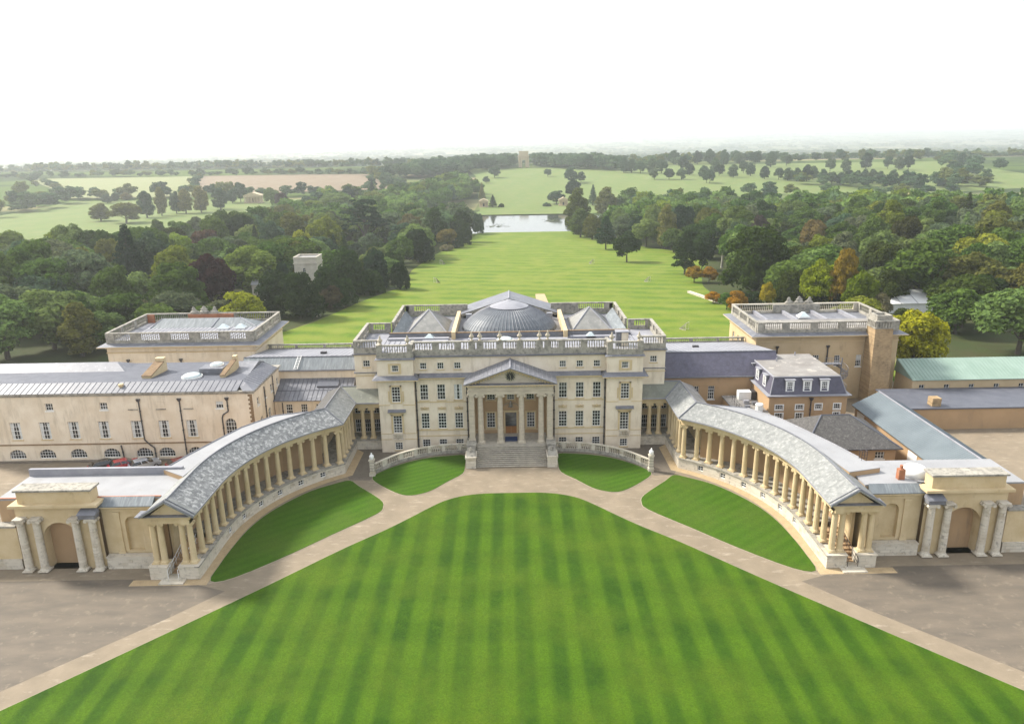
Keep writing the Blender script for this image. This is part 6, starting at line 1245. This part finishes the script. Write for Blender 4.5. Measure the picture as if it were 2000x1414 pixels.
HERO = [
('F','dkblue',-122.9,143.9,24.5,5.7,'tall dark conifer with ragged tip above the left wing roof'),
('R','green',-106.6,101.1,16.2,5.7,'broad green tree at the left edge behind the left pavilion'),
('R','olive',-141.6,169.3,18,6,'olive leaved tree left of the tall dark conifer'),
('O','green',-90,101.3,17.1,7.8,'big rounded green tree in front of the copper beech'),
('O','purple',-84.4,110.8,18,6.9,'dark purple copper beech in the left wood'),
('O','lime',-82,139.9,17.1,8.5,'pale green tree right of the copper beech'),
('R','grey',-84.4,87.3,11.7,5.9,'grey green bushy tree just behind the left pavilion'),
('R','greygold',-91.3,86.6,9,2.4,'small grey tree behind the left pavilion corner'),
('R','yellow',-68,88,10.8,5.6,'bright yellow green round tree behind the left pavilion'),
('R','yellow2',-103.8,133,18,6.9,'yellowish green tree behind the big rounded tree'),
('R','lime2',-125.5,187.1,18,5.3,'small lime green crown beside the reddish tree'),
('R','red',-133.7,232,15.3,7.3,'reddish brown crown in the left wood'),
('R','green2',-112.8,190.5,16.2,8.2,'mid green rounded crown behind the copper beech'),
('O','dk',-131.7,272.2,19.8,7.7,'dark rounded tree at the edge of the left meadow'),
('C','dk',-113.2,238.3,17,3.2,'slim dark conifer in the middle of the left wood'),
('R','blue',-112.3,255.3,18,5.2,'blue green tree right of the slim dark conifer'),
('R','green2',-163.9,278.2,15.3,7.2,'green tree at the near edge of the left meadow'),
('R','grey',-166.6,308.2,15.3,6,'grey green tree on the left meadow edge'),
('R','green',-187.5,305.6,13.5,3.9,'small green tree at the near edge of the left meadow'),
('O','olive2',-147.8,402.9,18.9,7.4,'olive green tree right of the left meadow'),
('O','olive',-110.1,286.4,19.8,8,'large olive tree beyond the stone tower'),
('D','dk',-66.1,109.6,12.7,5.4,'dark spreading yew in front of the stone tower'),
('R','dkblue',-71.4,136,12.6,2.1,'dark rounded tree left of the stone tower'),
('K','olive',-304.2,468.3,13,7.1,'ROW'),
('K','blue',-375.1,616.1,8.6,4.9,'ROW'),
('K','blue',-376.4,632.5,7.3,4,'ROW'),
('K','gold',-368.9,640,6.9,5.6,'ROW'),
('K','blue',-279.5,489.4,19.9,6.1,'ROW'),
('K','goldg',-275.1,505.2,21.2,4.6,'ROW'),
('K','bluel',-270.8,522.7,17.6,4.7,'ROW'),
('K','goldg',-262.6,521.4,19.2,5.6,'ROW'),
('K','goldg',-253.1,529,20.7,6.5,'ROW'),
('K','blue',-245.7,552.6,17.5,6.8,'ROW'),
('K','blue',-252.7,601.2,12.3,4.3,'ROW'),
('R','olive',-275.9,448.8,15.6,10.6,'wide olive tree at the left end of the tree row'),
('R','blue',-247.5,608.4,18.1,6.3,'tree beside the far temple, left of it'),
('R','greenl',-209.7,579.5,16.5,7,'tree beside the far temple, right of it'),
('R','purple2',-189.9,542.2,16.2,6.1,'faint purple brown tree right of the far temple'),
('D','dkg',-53.9,146.2,15.6,6.1,'big dark green dome shaped yew right of the stone tower'),
('D','dkblue',-46.8,161.9,13.6,4.6,'bluish yew crowding the dome shaped yew'),
('D','dkg',-53.8,120.4,13.2,4.1,'dark yew below the stone tower'),
('D','dk',-58.2,105.5,12.6,6.7,'very dark yew mass in front of the stone tower'),
('R','brown',-52.2,117.3,7.4,3.4,'brownish shrub at the lawn edge below the stone tower'),
('D','dkg',-49.5,123.5,8.6,4,'green shrub at the lawn edge left of the house'),
('D','dkg',-46.1,147.7,8.1,4.7,'dark rounded shrub in the hedge line left of the lawn'),
('D','vdk',-37.5,156,9.4,3.6,'nearly black rounded yew jutting onto the lawn'),
('L','cedar',-75.8,301.8,26.4,15.2,'spreading cedar with flat layered branches above the left wood'),
('O','yellow2',-84.6,246,20.7,8.4,'yellowish tree left of the spreading cedar'),
('R','yellow',-91.8,235.8,16.2,4,'bright yellow green tree above the stone tower'),
('C','dkg',-74.6,222.6,14.4,3.3,'pointed green conifer below the spreading cedar'),
('C','dkg',-71.1,226.9,13.6,3.1,'second pointed conifer below the spreading cedar'),
('R','green2',-46.4,223.5,13.1,5.9,'green rounded tree right of the spreading cedar'),
('R','bluel',-67,264,11.7,5.4,'pale bluish tree under the spreading cedar'),
('D','vdk',-40.9,238.4,14.6,7.4,'large dark dome shaped yew at the left lawn edge'),
('R','brown2',-55.6,331.1,17.1,7.6,'brownish green tree behind the dark dome shaped yew'),
('R','gold',-32.7,304.1,10.9,5.4,'golden brown rounded tree by the left lawn edge'),
('D','dk',-27,303.3,6.4,2.5,'small dark shrub beside the golden rounded tree'),
('K','dkg',-39.8,314.1,19.9,6.1,'dark green tree behind the golden rounded tree'),
('K','dk',-26.8,338.4,18.1,6.1,'dark tall tree near the lake on its left'),
('D','dk',-24,320.9,13.1,3.8,'dark tree at the lakeside lawn corner'),
('D','blue',-20,401.3,13.4,4.2,'dark bluish tree overhanging the lake on the left'),
('B','greygold',-32.1,289.6,3.5,4.1,'low pale shrub at the left lawn edge'),
('O','greenl',-140.2,519.2,18.9,15.8,'broad pale green tree beyond the spreading cedar'),
('R','blue',-162.9,517.8,17.1,5.4,'round bluish crown left of the broad pale tree'),
('R','dkblue',-143.8,590.9,18,5.5,'dark blue green crown near the ploughed field'),
('C','dkblue',-126.1,613.6,22.9,4.7,'lone conifer standing up against the ploughed field'),
('C','goldg',-24.7,644.9,17,3.6,'narrow tree left of the lake pavilion with columns'),
('R','blue',-24.3,794.8,8.3,4.3,'dark tree on the far meadow left'),
('C','dk',-13.2,590.1,11.2,3.8,'dark conical tree beside the left lake pavilion'),
('B','dk',-5.8,588.7,3.9,2.9,'low dark shrub beside the left lake pavilion'),
('R','blue',45.4,604.3,12.8,8.3,'dark rounded tree left of the right lake pavilion'),
('B','blue',35.9,590,3.7,3.8,'low dark shrub left of the right lake pavilion'),
('O','dkblue',62,610.1,22.5,7.4,'tall tree rising behind the right lake pavilion'),
('K','oliveb',44.5,382.1,27.2,8.1,'tall dense tree on the right shore of the lake'),
('K','oliveg',44.2,358.2,16.3,6.4,'shorter dense tree at the right lakeside lawn corner'),
('K','olive',49.4,341.7,14.3,5.2,'olive tree right of the lakeside corner'),
('K','olive2',78.9,505.2,21.6,8.9,'tan green tree in the right wood near the lake'),
('C','blue',77.6,589.8,18.7,4.5,'narrow bluish tree behind the lakeside trees'),
('F','dkblue2',49.8,282.2,17.4,5.9,'dark spreading fir standing on the right side of the lawn'),
('R','dk',51.7,225.9,13.2,5.7,'lone dark rounded tree standing on the right lawn'),
('F','dk',67,183.4,17.3,5.4,'dark layered cedar by the orange trees'),
('K','goldg',79.5,278.3,21.1,5,'tall golden tree in the right wood'),
('K','greenl',79.3,310.5,18.7,3.4,'tall pale tree next to the golden one'),
('R','dkblue',91.1,294,21.6,6.7,'tall dark blue green tree behind the layered cedar'),
('R','dk',76.3,194.2,12.6,3.9,'dark small tree right of the layered cedar'),
('R','greenl',66.4,346.9,18,5.9,'pale round tree behind the lone dark tree'),
('R','dkblue',69.8,305,15.3,4.8,'dark blue green tree behind the lone dark tree'),
('R','orange',65.2,161,6.1,3.1,'orange leaved tree left of a pair at the lawn edge'),
('R','orange2',70.1,160,5.9,2.9,'orange leaved tree right of a pair at the lawn edge'),
('R','orange3',60.4,118.5,3.7,2.3,'bright orange small tree near the right pavilion'),
('R','green3',61.3,107.7,5.3,2.4,'small green tree beside the right pavilion corner'),
('D','bigdk',78.3,136.5,21.1,10.7,'huge dark green dome shaped tree right of the lawn'),
('O','autumn',87,92.8,18,4,'tree turning orange behind the right pavilion'),
('O','autgreen',82.9,97.2,15.3,5.3,'yellow green tree left of the one turning orange'),
('O','autgreen2',88.8,86.8,13.5,4.2,'yellow green lower crown right of the one turning orange'),
('R','yelor',71.7,105.4,8.1,2.2,'small yellow orange tree behind the right pavilion'),
('D','dkol',79.9,107.7,11,4.9,'dark olive rounded bush behind the right pavilion'),
('D','dkol',88.4,93.2,7.2,4.8,'dark low yew behind the right pavilion'),
('D','dkol',84.7,97.9,8.8,4.9,'dark green bushes behind the right pavilion'),
('D','dk',68.7,108.7,5.1,3.4,'dark shrub at the right pavilion left corner'),
('R','orange2',63.1,104.4,6.3,2.8,'orange topped shrub near the right pavilion'),
('R','greenl',125.5,154.4,17.1,6.2,'green rounded tree far right of the autumn tree'),
('R','olivedk',147.9,179.8,20.7,5.2,'dark olive tree at the right edge'),
('R','dkol',114.7,129.4,16.2,6.5,'dark green crown right of the autumn tree'),
('R','yellow2',107.6,158.8,16.2,5.4,'yellow green crown above the autumn tree'),
('R','brownor',125.5,208,18,5.5,'brown orange crown in the right wood'),
('C','grey',100.3,152.6,14.4,3,'grey conifer between the huge tree and the autumn tree'),
('R','purple2',116.3,248.1,17.1,5.1,'purplish crown above the huge dark tree'),
('O','green2',143.9,263.9,18.9,8.6,'large green crown in the middle of the right wood'),
('R','dkol',105,103.3,11.7,4.3,'dark tree right of the autumn tree'),
('R','greygold',92.1,83.7,8.1,3,'grey brown shrub left of the white tent'),
('D','dkol',96.7,79.6,4.8,3.4,'green bush in front of the white tent'),
('O','autyel',75.8,36.7,14,5.3,'yellow and orange tree beyond the right pavilion'),
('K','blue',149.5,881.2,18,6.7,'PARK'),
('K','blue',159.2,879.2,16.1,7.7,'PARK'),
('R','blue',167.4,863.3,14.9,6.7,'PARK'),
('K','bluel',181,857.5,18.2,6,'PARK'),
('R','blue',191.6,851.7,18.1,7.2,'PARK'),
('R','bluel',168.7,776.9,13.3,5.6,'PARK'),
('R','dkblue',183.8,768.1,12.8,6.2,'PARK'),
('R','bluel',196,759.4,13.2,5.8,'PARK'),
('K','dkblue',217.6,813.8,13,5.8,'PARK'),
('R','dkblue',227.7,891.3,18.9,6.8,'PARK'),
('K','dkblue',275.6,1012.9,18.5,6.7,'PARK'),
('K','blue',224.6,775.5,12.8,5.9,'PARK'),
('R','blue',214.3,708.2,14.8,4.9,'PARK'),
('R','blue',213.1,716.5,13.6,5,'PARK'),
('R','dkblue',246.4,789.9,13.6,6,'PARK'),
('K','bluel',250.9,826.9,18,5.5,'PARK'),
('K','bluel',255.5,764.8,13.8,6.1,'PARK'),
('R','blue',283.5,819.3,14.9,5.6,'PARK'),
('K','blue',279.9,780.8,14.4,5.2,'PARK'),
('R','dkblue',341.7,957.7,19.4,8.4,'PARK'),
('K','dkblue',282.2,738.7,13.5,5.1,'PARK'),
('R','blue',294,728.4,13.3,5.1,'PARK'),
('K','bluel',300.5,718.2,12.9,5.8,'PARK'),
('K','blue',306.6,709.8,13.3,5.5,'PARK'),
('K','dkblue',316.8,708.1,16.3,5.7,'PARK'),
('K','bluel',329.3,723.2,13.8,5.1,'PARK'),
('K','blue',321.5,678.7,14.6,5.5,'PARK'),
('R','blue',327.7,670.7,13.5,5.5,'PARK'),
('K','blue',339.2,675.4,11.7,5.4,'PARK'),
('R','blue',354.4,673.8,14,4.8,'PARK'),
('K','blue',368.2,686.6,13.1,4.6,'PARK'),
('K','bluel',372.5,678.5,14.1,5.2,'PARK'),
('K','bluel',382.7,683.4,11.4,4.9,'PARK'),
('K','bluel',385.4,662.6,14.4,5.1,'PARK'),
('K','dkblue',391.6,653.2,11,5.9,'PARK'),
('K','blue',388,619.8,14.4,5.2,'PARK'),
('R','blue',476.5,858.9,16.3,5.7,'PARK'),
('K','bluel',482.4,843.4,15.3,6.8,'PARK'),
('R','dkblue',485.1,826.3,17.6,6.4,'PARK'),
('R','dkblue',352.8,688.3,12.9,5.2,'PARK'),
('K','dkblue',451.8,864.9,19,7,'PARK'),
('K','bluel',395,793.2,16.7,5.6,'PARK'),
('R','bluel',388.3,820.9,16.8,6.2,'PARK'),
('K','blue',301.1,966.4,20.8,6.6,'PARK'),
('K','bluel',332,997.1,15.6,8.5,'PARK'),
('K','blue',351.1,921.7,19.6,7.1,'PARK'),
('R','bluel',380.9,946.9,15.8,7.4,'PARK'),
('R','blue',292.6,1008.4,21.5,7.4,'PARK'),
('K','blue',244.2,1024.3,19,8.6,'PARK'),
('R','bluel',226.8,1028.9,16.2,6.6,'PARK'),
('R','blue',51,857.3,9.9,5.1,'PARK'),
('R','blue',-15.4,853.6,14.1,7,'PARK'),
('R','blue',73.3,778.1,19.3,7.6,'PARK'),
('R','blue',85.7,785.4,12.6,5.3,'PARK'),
]
PL = {'ROW': ('tall hazy tree in the row across the left meadow', 'trees in the left meadow row'), 'PARK': ('hazy parkland tree scattered on the far meadow beyond the lake', 'parkland trees beyond the lake')}
for kd, cl, x, y, h, rad, lab in HERO:
    l, g = PL.get(lab, (lab, None))
    if lab == 'PARK': l = 'hazy %s tree on the %s part of the far meadow, %s' % ('narrow' if kd == 'K' else 'round', 'left' if x < 150 else 'middle' if x < 290 else 'right', 'near side' if y < 740 else 'middle' if y < 860 else 'far side')
    elif lab == 'ROW': l = '%s tree in the hazy row across the left meadow, %s end' % ({'olive': 'olive', 'blue': 'blue green', 'gold': 'golden', 'goldg': 'golden green', 'bluel': 'pale blue green'}[cl], 'left' if x < -300 else 'middle' if x < -240 else 'right')
    1; tree(kd, cl, x, y, h, max(rad, {'C': 2.6, 'D': 3.4}.get(kd, 2.0)), l, g, .12 if g else .03)
# --- scattered woodland filling both sides
LW = [(-300, 50), (-92, 48), (-68, 70), (-56, 100), (-47, 134), (-42, 163), (-44, 207), (-42, 265), (-36, 300), (-30, 335), (-26, 400), (-60, 415), (-70, 520), (-44, 560), (-34, 640), (-30, 690), (-55, 770), (-80, 720), (-115, 640), (-162, 590), (-174, 500), (-156, 390), (-152, 296), (-150, 232), (-160, 190), (-300, 170)]
RW = [(90, 56), (116, 44), (300, 44), (330, 300), (252, 378), (240, 440), (200, 434), (174, 476), (150, 520), (100, 523), (92, 520), (94, 430), (62, 400), (56, 340), (66, 280), (84, 240), (88, 200), (80, 150), (76, 110), (80, 70)]
AL = [(14, 985), (-30, 950), (-62, 885), (-105, 845), (-150, 850), (-120, 960), (-60, 1080), (8, 1100)]; AR = [(40, 1000), (80, 955), (118, 925), (150, 915), (160, 960), (110, 1080), (40, 1110)]
hx = np.array([(o[2], o[3], o[5]) for o in HERO])
FWv, RTv, UPv = np.array(fw), np.array(r2), np.array(u2)
def in_view(x, y, z):
    d = np.array([x, y + 97, z - 44.1]); zc = d @ FWv; u = 1000 + 1450 * (d @ RTv) / zc; return -30 < u < 2030 and zc > 0
cand = []
r = np.random.default_rng(5)
for reg, poly, sp in (('left', LW, 13.5), ('right', RW, 13.5), ('archl', AL, 12), ('archr', AR, 12)):
    P = np.array(poly); 
    for yy in np.arange(P[:, 1].min(), P[:, 1].max(), sp * .88):
        for xx in np.arange(P[:, 0].min(), P[:, 0].max(), sp):
            x = xx + r.uniform(-.42, .42) * sp; y = yy + r.uniform(-.42, .42) * sp
            if not bool(inside(poly, np.array(x), np.array(y))) or not in_view(x, y, zt(x, y) + 10): continue
            if 96 < x * 197 / (y + 97) < 120 and y < 100: continue
            rad = r.uniform(6.5, 10.2); h = r.uniform(14, 21.5) if reg in ('left', 'right') else r.uniform(15, 20)
            if y < 100: h *= .75
            if -110 < x < -50 and 110 < y < 150: h = min(h, 9)
            dd = np.hypot(hx[:, 0] - x, hx[:, 1] - y) - hx[:, 2]
            if dd.min() < rad * .35: continue
            # nothing tall may stand in front of a named tree
            q = (hx[:, 1] > y) & (np.abs(hx[:, 0] - hx[:, 1] * 0 - x * (hx[:, 1] + 97) / (y + 97)) < (hx[:, 2] + rad) * .8) & (hx[:, 1] - y < 60)
            if q.any(): h *= .72
            if 170 < y < 296 and abs(x + 75.8 * (y + 97) / 398.8) < 19: h = min(h, 8.5)
            rad = min(rad, h * .56)
            cand.append((math.hypot(x, y + 97), reg, x, y, h, rad))
cand.sort()
WOODC = ['green', 'green2', 'olive', 'greenl', 'dkg', 'blue', 'green2', 'grey', 'dkol', 'green2', 'green', 'yellow2', 'greenl', 'bluel', 'greenl', 'green2', 'greenl']
LB_ = {'left': 'in the wood left of the lawn', 'right': 'in the wood right of the lawn', 'archl': 'in the wood left of the far arch', 'archr': 'in the wood right of the far arch'}
LK = {'R': 'rounded tree ', 'O': 'big lobed tree ', 'K': 'tall narrow tree ', 'C': 'pointed conifer '}
CW = dict(green='deep green', green2='mid green', olive='olive', greenl='pale green', dkg='dark green', blue='blue green', olive2='light olive', grey='grey green', dkol='dark olive', yellow2='yellow green', goldg='golden green', lime='lime green', bluel='pale blue green', dkblue='dark blue green')
far = []
for i, (d, reg, x, y, h, rad) in enumerate(cand):
    kd = random.choices('ROKC', (5, 4, 1.2, .5))[0]; cl = random.choice(WOODC)
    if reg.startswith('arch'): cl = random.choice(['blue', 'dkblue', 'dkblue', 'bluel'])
    if i < 290:
        if kd == 'K': rad *= .7; h *= 1.1
        if kd == 'C': rad *= .55; h *= 1.1
        zone = ' near the house' if y < 120 else ' halfway down' if y < 240 else ' towards the lake' if y < 420 else ' beyond the lake'
        tree(kd, cl, x, y, h, rad, CW[cl] + ' ' + LK[kd] + LB_[reg] + zone, 'trees ' + LB_[reg], .18)
    else: far.append((x, y, h, rad, CL[cl]))
# --- far woods, hedgerows and copses: one mass
r = np.random.default_rng(21)
LOD = [crown_arrays(lobes_for('R', np.random.default_rng(900 + k))[::2], 420, 1.35, np.random.default_rng(910 + k), 0, .8) for k in range(4)]
LOD2 = [crown_arrays(lobes_for('R', np.random.default_rng(950 + k))[::5], 70, 2.6, np.random.default_rng(960 + k), 0, .95) for k in range(4)]
VV, FF, CC = [], [], []; nv = 0
def add_far(x, y, h, rad, c, lod):
    global nv
    v, f = lod[r.integers(4)]; a = r.uniform(0, 6.28); ca, sa = math.cos(a), math.sin(a); s = rad / 6.0; sz = h / 14.2
    p = np.empty_like(v); p[:, 0] = x + s * (v[:, 0] * ca - v[:, 1] * sa); p[:, 1] = y + s * (v[:, 0] * sa + v[:, 1] * ca); p[:, 2] = zt(x, y) + v[:, 2] * sz
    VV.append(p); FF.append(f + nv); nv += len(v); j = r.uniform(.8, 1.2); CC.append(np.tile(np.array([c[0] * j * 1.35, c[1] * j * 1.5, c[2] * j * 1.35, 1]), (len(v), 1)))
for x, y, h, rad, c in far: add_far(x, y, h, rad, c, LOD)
def hedge(pts, step, h, rad, lod, jit=6, prob=1.0):
    for a, b in zip(pts, pts[1:]):
        L = math.hypot(b[0] - a[0], b[1] - a[1])
        for k in range(int(L / step)):
            if r.random() > prob: continue
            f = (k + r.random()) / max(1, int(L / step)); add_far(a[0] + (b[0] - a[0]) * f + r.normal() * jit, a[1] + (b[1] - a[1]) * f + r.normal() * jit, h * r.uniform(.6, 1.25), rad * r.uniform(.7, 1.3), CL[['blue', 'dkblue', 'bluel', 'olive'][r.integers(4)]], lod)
hedge([(-700, 940), (-409, 932), (-182, 918)], 9, 9, 6, LOD, 4); hedge([(-150, 700), (-126, 745), (-175, 915)], 9, 12, 6, LOD, 6); hedge([(-640, 930), (-430, 650)], 14, 8, 5, LOD, 5, .5); hedge([(150, 920), (250, 1010), (420, 1050), (640, 1010)], 11, 15, 7, LOD, 14); hedge([(430, 640), (520, 760), (640, 1000)], 12, 14, 7, LOD, 12)
hedge([(-425, 330), (-425, 640)], 9, 15, 8, LOD, 14); hedge([(-470, 380), (-520, 640)], 9, 15, 8, LOD, 16); hedge([(-330, 180), (-335, 320), (-420, 330)], 9, 15, 8, LOD, 12)
hedge([(190, 560), (300, 590), (420, 560)], 12, 10, 6, LOD, 10, .8); hedge([(-180, 640), (-260, 665), (-430, 655)], 10, 13, 7, LOD, 7, .9); hedge([(-409, 924), (-332, 700)], 12, 7, 4, LOD, 3, .8); hedge([(300, 690), (380, 640), (470, 660)], 8, 14, 8, LOD, 12)
for k in range(1900):
    y = 1080 * math.exp(r.uniform(0, 2.25)); x = r.uniform(-1, 1) * (y * .78 + 150)
    if abs(x - 24) < 70 and y < 1300: continue
    n = int(r.integers(1, 5)); s = 1 + (y - 1000) / 2500
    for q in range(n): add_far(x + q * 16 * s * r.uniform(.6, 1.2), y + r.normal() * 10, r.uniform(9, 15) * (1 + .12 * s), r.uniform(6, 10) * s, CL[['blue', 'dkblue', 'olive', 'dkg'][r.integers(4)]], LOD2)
for k in range(90):
    y = 1150 * math.exp(r.uniform(0, 2.1)); x = r.uniform(-1, 1) * (y * .75 + 150); L = r.uniform(200, 900) * (1 + y / 4000); a = r.normal() * .18
    hedge([(x, y), (x + L, y + L * a)], 16 * (1 + y / 3500), 10, 7 * (1 + y / 3500), LOD2, 8)
v = np.concatenate(VV); f = np.concatenate(FF); me = bpy.data.meshes.new('distant_woodland'); me.from_pydata(v.tolist(), [], [tuple(dict.fromkeys(q)) for q in f.tolist()]); me.materials.append(M['leaves_far'])
at = me.color_attributes.new('leafcol', 'FLOAT_COLOR', 'POINT'); at.data.foreach_set('color', np.concatenate(CC).astype(np.float32).ravel()); me.update()
tag(put('distant_woodland', me), 'hazy far woods, hedgerows and copses fading towards the horizon', 'woodland', None, 'stuff')
ivl = [(-58.9, 133.0 + q_ * .25, CHURCH.location.z + 5.5 + w_ * 1.1 + r.uniform(-.3, .3), .55, .9, .9) for q_ in range(5) for w_ in range(5)] + [(-64.5 + q_ * .5, 131.3, CHURCH.location.z + 5.5 + q_ * .4, .9, .5, .9) for q_ in range(3)]
v, f = crown_arrays([(a - CHURCH.location.x, b_ - CHURCH.location.y, c_ - CHURCH.location.z, d_, e_, g_) for a, b_, c_, d_, e_, g_ in ivl], 900, .4, r, 0, .7); iv = put('ivy', quads_mesh('ivy', v, f, 'leaves'), (0, 0, 0), 0, CHURCH); iv.color = (.03, .055, .018, 1)
# lily pads on the lake
m = MB()
for cx, cy, sx, sy in ((-8, 450, 9, 14), (33, 480, 6, 14)):
    for k in range(45):
        x, y, q = cx + r.normal() * sx * .45, cy + r.normal() * sy * .45, r.uniform(.4, 1.3); m.face(*[(x + q * math.cos(a), y + q * 1.2 * math.sin(a), -13.12) for a in np.arange(6) * PI / 3])
tag(m.build('lily_pads', 'wood_floor'), 'dark patches of lily pads on the lake', 'lily pads', None, 'stuff')
hd = MB()   # clipped hedge behind the terrace wall
# ================================================================== haze
m = MB(); m.box(-14600, 14600, -700, 18600, -60, 176); hz = m.build('haze', 'iron'); tag(hz, 'pale haze over the whole landscape', 'haze', None, 'stuff')
hm = bpy.data.materials.new('haze'); hm.use_nodes = True; t = hm.node_tree; t.nodes.clear(); pv = t.nodes.new('ShaderNodeVolumePrincipled'); o = t.nodes.new('ShaderNodeOutputMaterial'); t.links.new(pv.outputs[0], o.inputs['Volume'])
pv.inputs['Color'].default_value = (.95, .98, 1.0, 1); pv.inputs['Density'].default_value = .00021; pv.inputs['Anisotropy'].default_value = .55; pv.inputs['Density Attribute'].default_value = ''
try: hm.cycles.homogeneous_volume = True
except Exception: pass
hz.data.materials.clear(); hz.data.materials.append(hm)
print('objects', len(bpy.data.objects), 'candidates', len(cand), 'far', len(far), 'stuff verts', nv)
